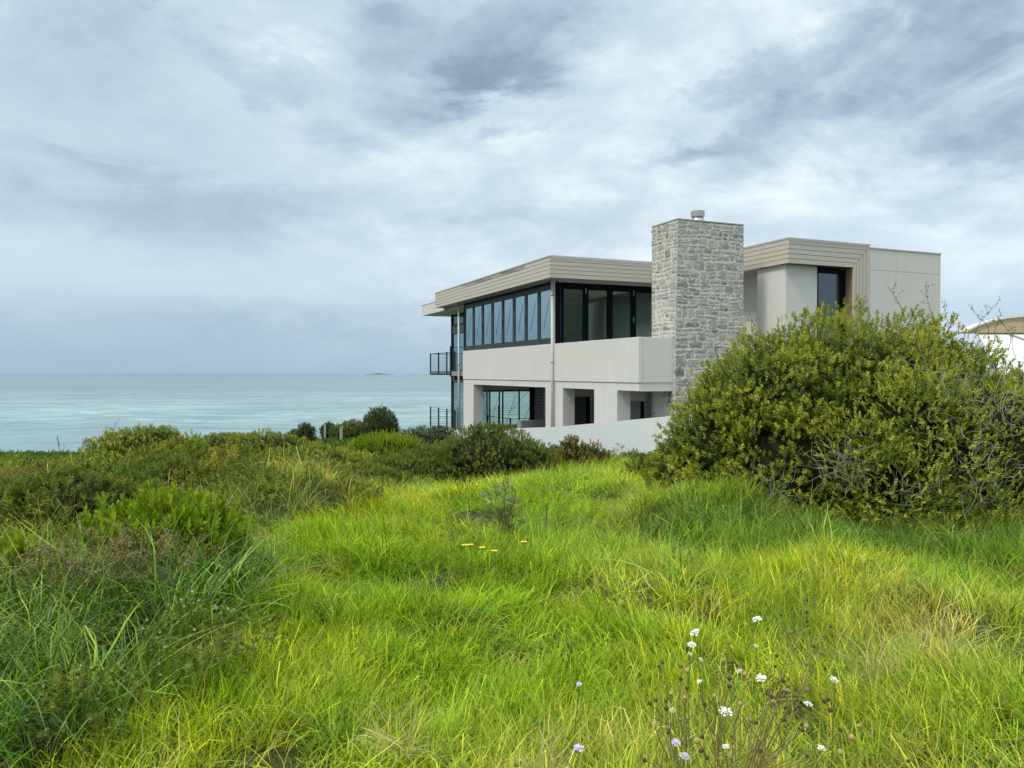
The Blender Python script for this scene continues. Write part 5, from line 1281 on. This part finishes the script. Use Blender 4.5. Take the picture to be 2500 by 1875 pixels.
def scabious(px, py, Y, dia, mat, lab, grp='scabious flowers at bottom right', seed=0):
    dia *= 0.76; x, y, z = ray(px, py, Y); zb_ = gz(x, y); r = np.random.default_rng(int(px * 3 + py)); root = empty('scabious_flower', (x, y, zb_)); tag(root, lab, 'flower', grp)
    H = z - zb_; bx_, by_ = r.normal(0, 0.08), abs(r.normal(0, 0.05))
    twigs([([(bx_, by_, 0), (bx_ * 0.6, by_ * .6, H * .45), (bx_ * 0.1, 0, H * .85), (0, 0, H - 0.006)], 0.0022, 0.0016)], 'stem', gstem, root, 5)
    b = MB(); R0 = dia / 2; tl = r.normal(0, 0.25, 2)
    T = Matrix.Rotation(0.25 + tl[0] * 0.5, 4, 'X') @ Matrix.Rotation(tl[1], 4, 'Y')
    def pet(rad, ang, lift, L, W):
        c0 = Vector((math.cos(ang) * rad, math.sin(ang) * rad, lift)); d = Vector((math.cos(ang), math.sin(ang), 0.05 + r.normal(0, .2))); s = Vector((-math.sin(ang), math.cos(ang), 0))
        pts = [c0, c0 + d * L * .45 - s * W, c0 + d * L * .85 - s * W * .9, c0 + d * L * 1.0, c0 + d * L * .85 + s * W * .9, c0 + d * L * .45 + s * W]
        b.add([T @ p + Vector((0, 0, H)) for p in pts], [(0, 1, 2, 3), (0, 3, 4, 5)])
    for i in range(9): pet(R0 * .45, i * 0.698 + r.normal(0, .1), 0.0, R0 * .58, R0 * .20)
    for i in range(10): pet(R0 * .22, i * 0.628 + .3, R0 * .16, R0 * .38, R0 * .13)
    for i in range(8): pet(R0 * .02, i * 0.785, R0 * .26, R0 * .28, R0 * .10)
    b.build('petals', mat, root)
    b = MB(); b.lathe(0, 0, [(R0 * .12, H - R0 * .28), (R0 * .38, H - R0 * .12), (R0 * .48, H + R0 * .02), (R0 * .3, H + R0 * .14), (R0 * .05, H + R0 * .2)], 12, True); b.build('flower_base', simple('scabious_green', (0.28, 0.34, 0.16), 0.8), root)
W_ = 'white scabious flower head'
for a in ((1850.6, 1513, 3.55, 0.058, white_p, 'largest domed white scabious, highest of the white flowers'),
          (1698, 1546.7, 3.4, 0.060, white_p, 'flat white scabious seen edge-on, top of the left-hand stack of three'),
          (1691, 1576, 3.25, 0.052, white_p, 'white scabious in the middle of the left-hand stack of three'),
          (1687, 1599, 3.2, 0.028, white_p, 'small white scabious bud, lowest in the left-hand stack of three'),
          (1849, 1579, 3.3, 0.028, white_p, 'small white scabious bud below the largest domed one'),
          (1710, 1668, 3.0, 0.030, white_p, 'small round white scabious below the left-hand stack of three'),
          (1862, 1660, 3.1, 0.055, white_p, 'ragged white scabious half hidden by brown stems of the dried plant'),
          (2041, 1662.7, 3.1, 0.048, white_p, 'rightmost white scabious, above a dark seed head'),
          (1977, 1722.8, 2.95, 0.048, white_p, 'tilted white scabious below and left of the rightmost one'),
          (1775.5, 1743, 2.8, 0.066, white_p, 'large loose white scabious in the middle of the dried stems'),
          (2011.7, 1832, 2.7, 0.040, white_p, 'lowest white scabious at the right, close to the ground'),
          (1775.5, 1828, 2.65, 0.034, white_p, 'small white scabious low among the dried stems'),
          (1807.7, 1642, 3.1, 0.036, cream_p, 'fading cream scabious above the dried stems'),
          (1925, 1689, 3.0, 0.036, cream_p, 'fading cream scabious between two white ones on the right'),
          (1714, 1613, 3.15, 0.030, cream_p, 'fading cream scabious right of the stack of three'),
          (1644, 1738, 2.85, 0.030, cream_p, 'fading cream scabious at the left of the group'),
          (1653, 1818, 2.65, 0.042, lilac_p, 'pale lilac scabious, upper of two at the bottom edge'),
          (1675.4, 1851.7, 2.6, 0.052, lilac_p, 'lilac scabious nearest the bottom edge'),
          (1600, 1769.6, 2.8, 0.020, pink_p, 'tiny dull pink bud left of the lilac flowers'),
          (1415, 1674, 3.0, 0.030, lilac_p, 'single pale scabious on its own left of the group'),
          (1414, 1832, 2.6, 0.050, lilac_p, 'lilac scabious standing apart in the grass left of the group'),
          (1640, 1695, 3.0, 0.018, pink_p, 'tiny pink bud above the tiny dull pink one')): scabious(*a)

def dried_scabious(name, label, bx_, by_, heads, seed):
    r = np.random.default_rng(seed); root = empty(name, (bx_, by_, gz(bx_, by_))); tag(root, label, 'plant', 'dried scabious plants')
    o = np.array([bx_, by_, gz(bx_, by_)]); ps = []
    nodes = [np.array([r.normal(0, .03), r.normal(0, .03), r.uniform(.10, .2)]) for _ in range(4)]
    for n_ in nodes: ps.append(([np.zeros(3), n_ * 0.5 + r.normal(0, .005, 3), n_], 0.0035, 0.003))
    for (px, py, Y, dia, kind) in heads:
        e = np.array(ray(px, py, Y)) - o; b0 = nodes[r.integers(0, 4)]
        mid_ = b0 * 0.5 + e * 0.5 + np.array([r.normal(0, .015), r.normal(0, .015), -0.02]); m2 = b0 * .2 + e * .8 + r.normal(0, .008, 3)
        ps.append(([b0, mid_, m2, e], 0.0019, 0.0011))
        if r.random() < 0.5:
            f = mid_ + np.array([r.normal(0, .05), r.normal(0, .04), r.uniform(.04, .12)]); ps.append(([mid_, f], 0.0016, 0.001))
        hb = MB(); k = dia / 2
        hb.lathe(0, 0, [(k * .25, -k * .8), (k * .8, -k * .45), (k * 1.0, 0.1 * k), (k * .8, k * .75), (k * .35, k * 1.1)], 10, True)
        for _ in range(34):
            d = Vector(r.normal(size=3)).normalized(); d.z = abs(d.z) * 1.1 if r.random() < .7 else d.z
            s = d.cross(Vector((0.3, 0.2, 1))).normalized() * k * .16; c0 = d * k * .8; hb.add([c0 - s, c0 + s, c0 + d * k * .42], [(0, 1, 2)])
        ho = hb.build('seed_head', {'d': M['sd'], 'o': M['so'], 'b': M['sb']}[kind], root); ho.location = tuple(e)
    twigs(ps, 'stems', M['dry_stem'], root, 4)
M['sd'] = simple('dark_seed_head', (0.075, 0.052, 0.03), 0.9, 0, .3, 60); M['so'] = simple('tan_seed_head', (0.40, 0.27, 0.12), 0.85, 0, .25, 60); M['sb'] = simple('brown_seed_head', (0.22, 0.16, 0.11), 0.9, 0, .3, 60)
def Z5(x, y): return (1550 + x * 0.4295, 1350 + y * 0.4295)
H1 = [((985, 275), 3.3, 'd'), ((985, 345), 3.25, 'd'), ((985, 397), 3.2, 'd'), ((1120, 427), 3.2, 'd'), ((838, 360), 3.3, 'd'), ((1025, 540), 3.0, 'd'), ((1065, 577), 3.0, 'b'), ((815, 595), 3.0, 'd'), ((805, 655), 2.95, 'd'), ((985, 640), 2.95, 'b'), ((850, 738), 2.9, 'd'), ((1110, 845), 2.85, 'd'), ((1123, 908), 2.8, 'd'), ((945, 885), 2.8, 'd'), ((895, 460), 3.1, 'b'), ((700, 978), 2.75, 'd'), ((665, 965), 2.75, 'b'), ((1180, 1020), 2.75, 'd'), ((1285, 997), 2.75, 'o'), ((1245, 1065), 2.7, 'o'), ((1180, 1150), 2.65, 'o'), ((990, 1170), 2.65, 'd'), ((965, 1022), 2.7, 'd'), ((985, 1000), 2.7, 'o'), ((990, 790), 2.9, 'b'), ((1085, 855), 2.8, 'd'), ((725, 1140), 2.6, 'd'), ((808, 1170), 2.6, 'b'), ((1570, 1200), 2.7, 'd')]
H2 = [((512, 620), 3.0, 'o'), ((560, 632), 3.0, 'd'), ((470, 685), 2.95, 'b'), ((605, 870), 2.8, 'o'), ((632, 700), 2.9, 'o'), ((540, 520), 3.0, 'b'), ((545, 725), 2.9, 'd'), ((545, 770), 2.85, 'd'), ((458, 825), 2.8, 'o'), ((403, 873), 2.75, 'd'), ((790, 855), 2.8, 'o'), ((785, 828), 2.8, 'd'), ((555, 1180), 2.6, 'b'), ((390, 1060), 2.65, 'd'), ((360, 1085), 2.65, 'o'), ((855, 962), 2.75, 'd')]
H3 = [((265, 725), 2.9, 'd'), ((140, 655), 2.95, 'd'), ((300, 680), 2.9, 'o'), ((268, 650), 2.95, 'b'), ((290, 835), 2.8, 'o'), ((300, 780), 2.85, 'd'), ((125, 850), 2.8, 'd'), ((90, 868), 2.8, 'd'), ((185, 897), 2.75, 'd'), ((265, 960), 2.7, 'b'), ((195, 1035), 2.65, 'd'), ((197, 1010), 2.7, 'b'), ((160, 632), 2.95, 'd'), ((385, 1140), 2.6, 'd'), ((60, 1195), 2.6, 'd'), ((180, 855), 2.8, 'd'), ((418, 1180), 2.6, 'd')]
for nm_, bp, Hs, lab in (('dried_scabious', (1815, 2.62), H1, 'largest dried scabious with dark seed heads leaning to the right'), ('dried_scabious', (1780, 2.66), H2, 'dried scabious with tan seed heads in the middle of the white flowers'), ('dried_scabious', (1650, 2.64), H3, 'dried scabious with small dark heads at the left of the flower group')):
    rr = np.random.default_rng(len(Hs)); bx_ = at(bp[0], bp[1])
    dried_scabious(nm_, lab, bx_, bp[1], [(*Z5(*h), Yh, {'d': 0.015, 'b': 0.017, 'o': 0.019}[kd] * rr.uniform(.85, 1.2), kd) for h, Yh, kd in Hs], 70 + len(Hs))

# ---- dark leafy weeds with tiny white flowers at lower left
def weed(label, x, y, spread, H, n, seed, nf):
    r = np.random.default_rng(seed); root = empty('nightshade_weed', (x, y, gz(x, y))); tag(root, label, 'plant')
    P = np.stack([r.normal(0, spread * .5, n), r.normal(0, spread * .4, n), np.zeros(n)], 1); q = np.hypot(P[:, 0], P[:, 1]) / spread
    P[:, 2] = H * r.uniform(0.35, 1.0, n) * np.clip(1.1 - 0.5 * q, .3, 1.1); D = r.normal(0, .45, (n, 3)) + np.array([0, 0, .8])
    V, F, T = stamp([sprig(8, 0.08, 0.040, 0.010, 1.05, 500 + s) for s in range(4)], P, D, r.uniform(.7, 1.2, n), r)
    np_mesh('leaves', V, F, MID, root, {'tone': ('POINT', 'FLOAT', T.astype(np.float32))})
    twigs([([(p[0] * .2, p[1] * .2, 0), (p[0] * .7, p[1] * .7, p[2] * .6), tuple(p)], 0.003, 0.0015) for p in P[:60]], 'stems', gstem, root, 3)
    for i in range(nf):
        b = MB(); p = P[r.integers(0, n)] + np.array([r.normal(0, .02), -0.03, 0.09 + r.uniform(0, .03)])
        for k in range(5):
            a = k * 1.257 + r.random(); b.add([p, p + np.array([math.cos(a - .3), -.2, math.sin(a - .3)]) * .004, p + np.array([math.cos(a), -.2, math.sin(a)]) * .007, p + np.array([math.cos(a + .3), -.2, math.sin(a + .3)]) * .006], [(0, 1, 2, 3)])
        b.build('flower', white_p, root)
weed('dark leafy weed dotted with tiny white flowers, the wider of two at lower left', at(480, 3.75), 3.75, 0.34, 0.44, 120, 81, 38)
weed('smaller dark weed with few white specks nearest the bottom left corner', at(190, 3.25), 3.25, 0.20, 0.34, 55, 82, 12)

# ---- flopped straw-coloured tufts lying in the grass on the right
def straw(x, y, lab, seed, rad=0.1, L=0.38):
    V, F, T, A = blades(60, rad, L, 0.005, 0.9, 1.6, seed, 6)
    root = empty('dry_grass_tuft', (x, y, gz(x, y) + 0.12)); tag(root, lab, 'grass tuft')
    np_mesh('blades', V, F, STRAW, root, {'tone': ('POINT', 'FLOAT', T)})
STRAW = veg_mat('straw_blade', [(0, (0.30, 0.23, 0.10)), (0.6, (0.50, 0.42, 0.20)), (1, (0.68, 0.60, 0.36))], 0.3)
straw(2.62, 4.6, 'flopped straw tuft, upper of two at the right of the flowers', 1)
straw(1.98, 4.15, 'flopped straw tuft, lower of two at the right of the flowers', 2)
straw(0.10, 2.75, 'small dead grass tuft near the bottom edge below the centre', 3, 0.06, 0.22)
straw(-0.42, 2.85, 'small dead grass tuft near the bottom edge, left of the centre one', 4, 0.06, 0.22)
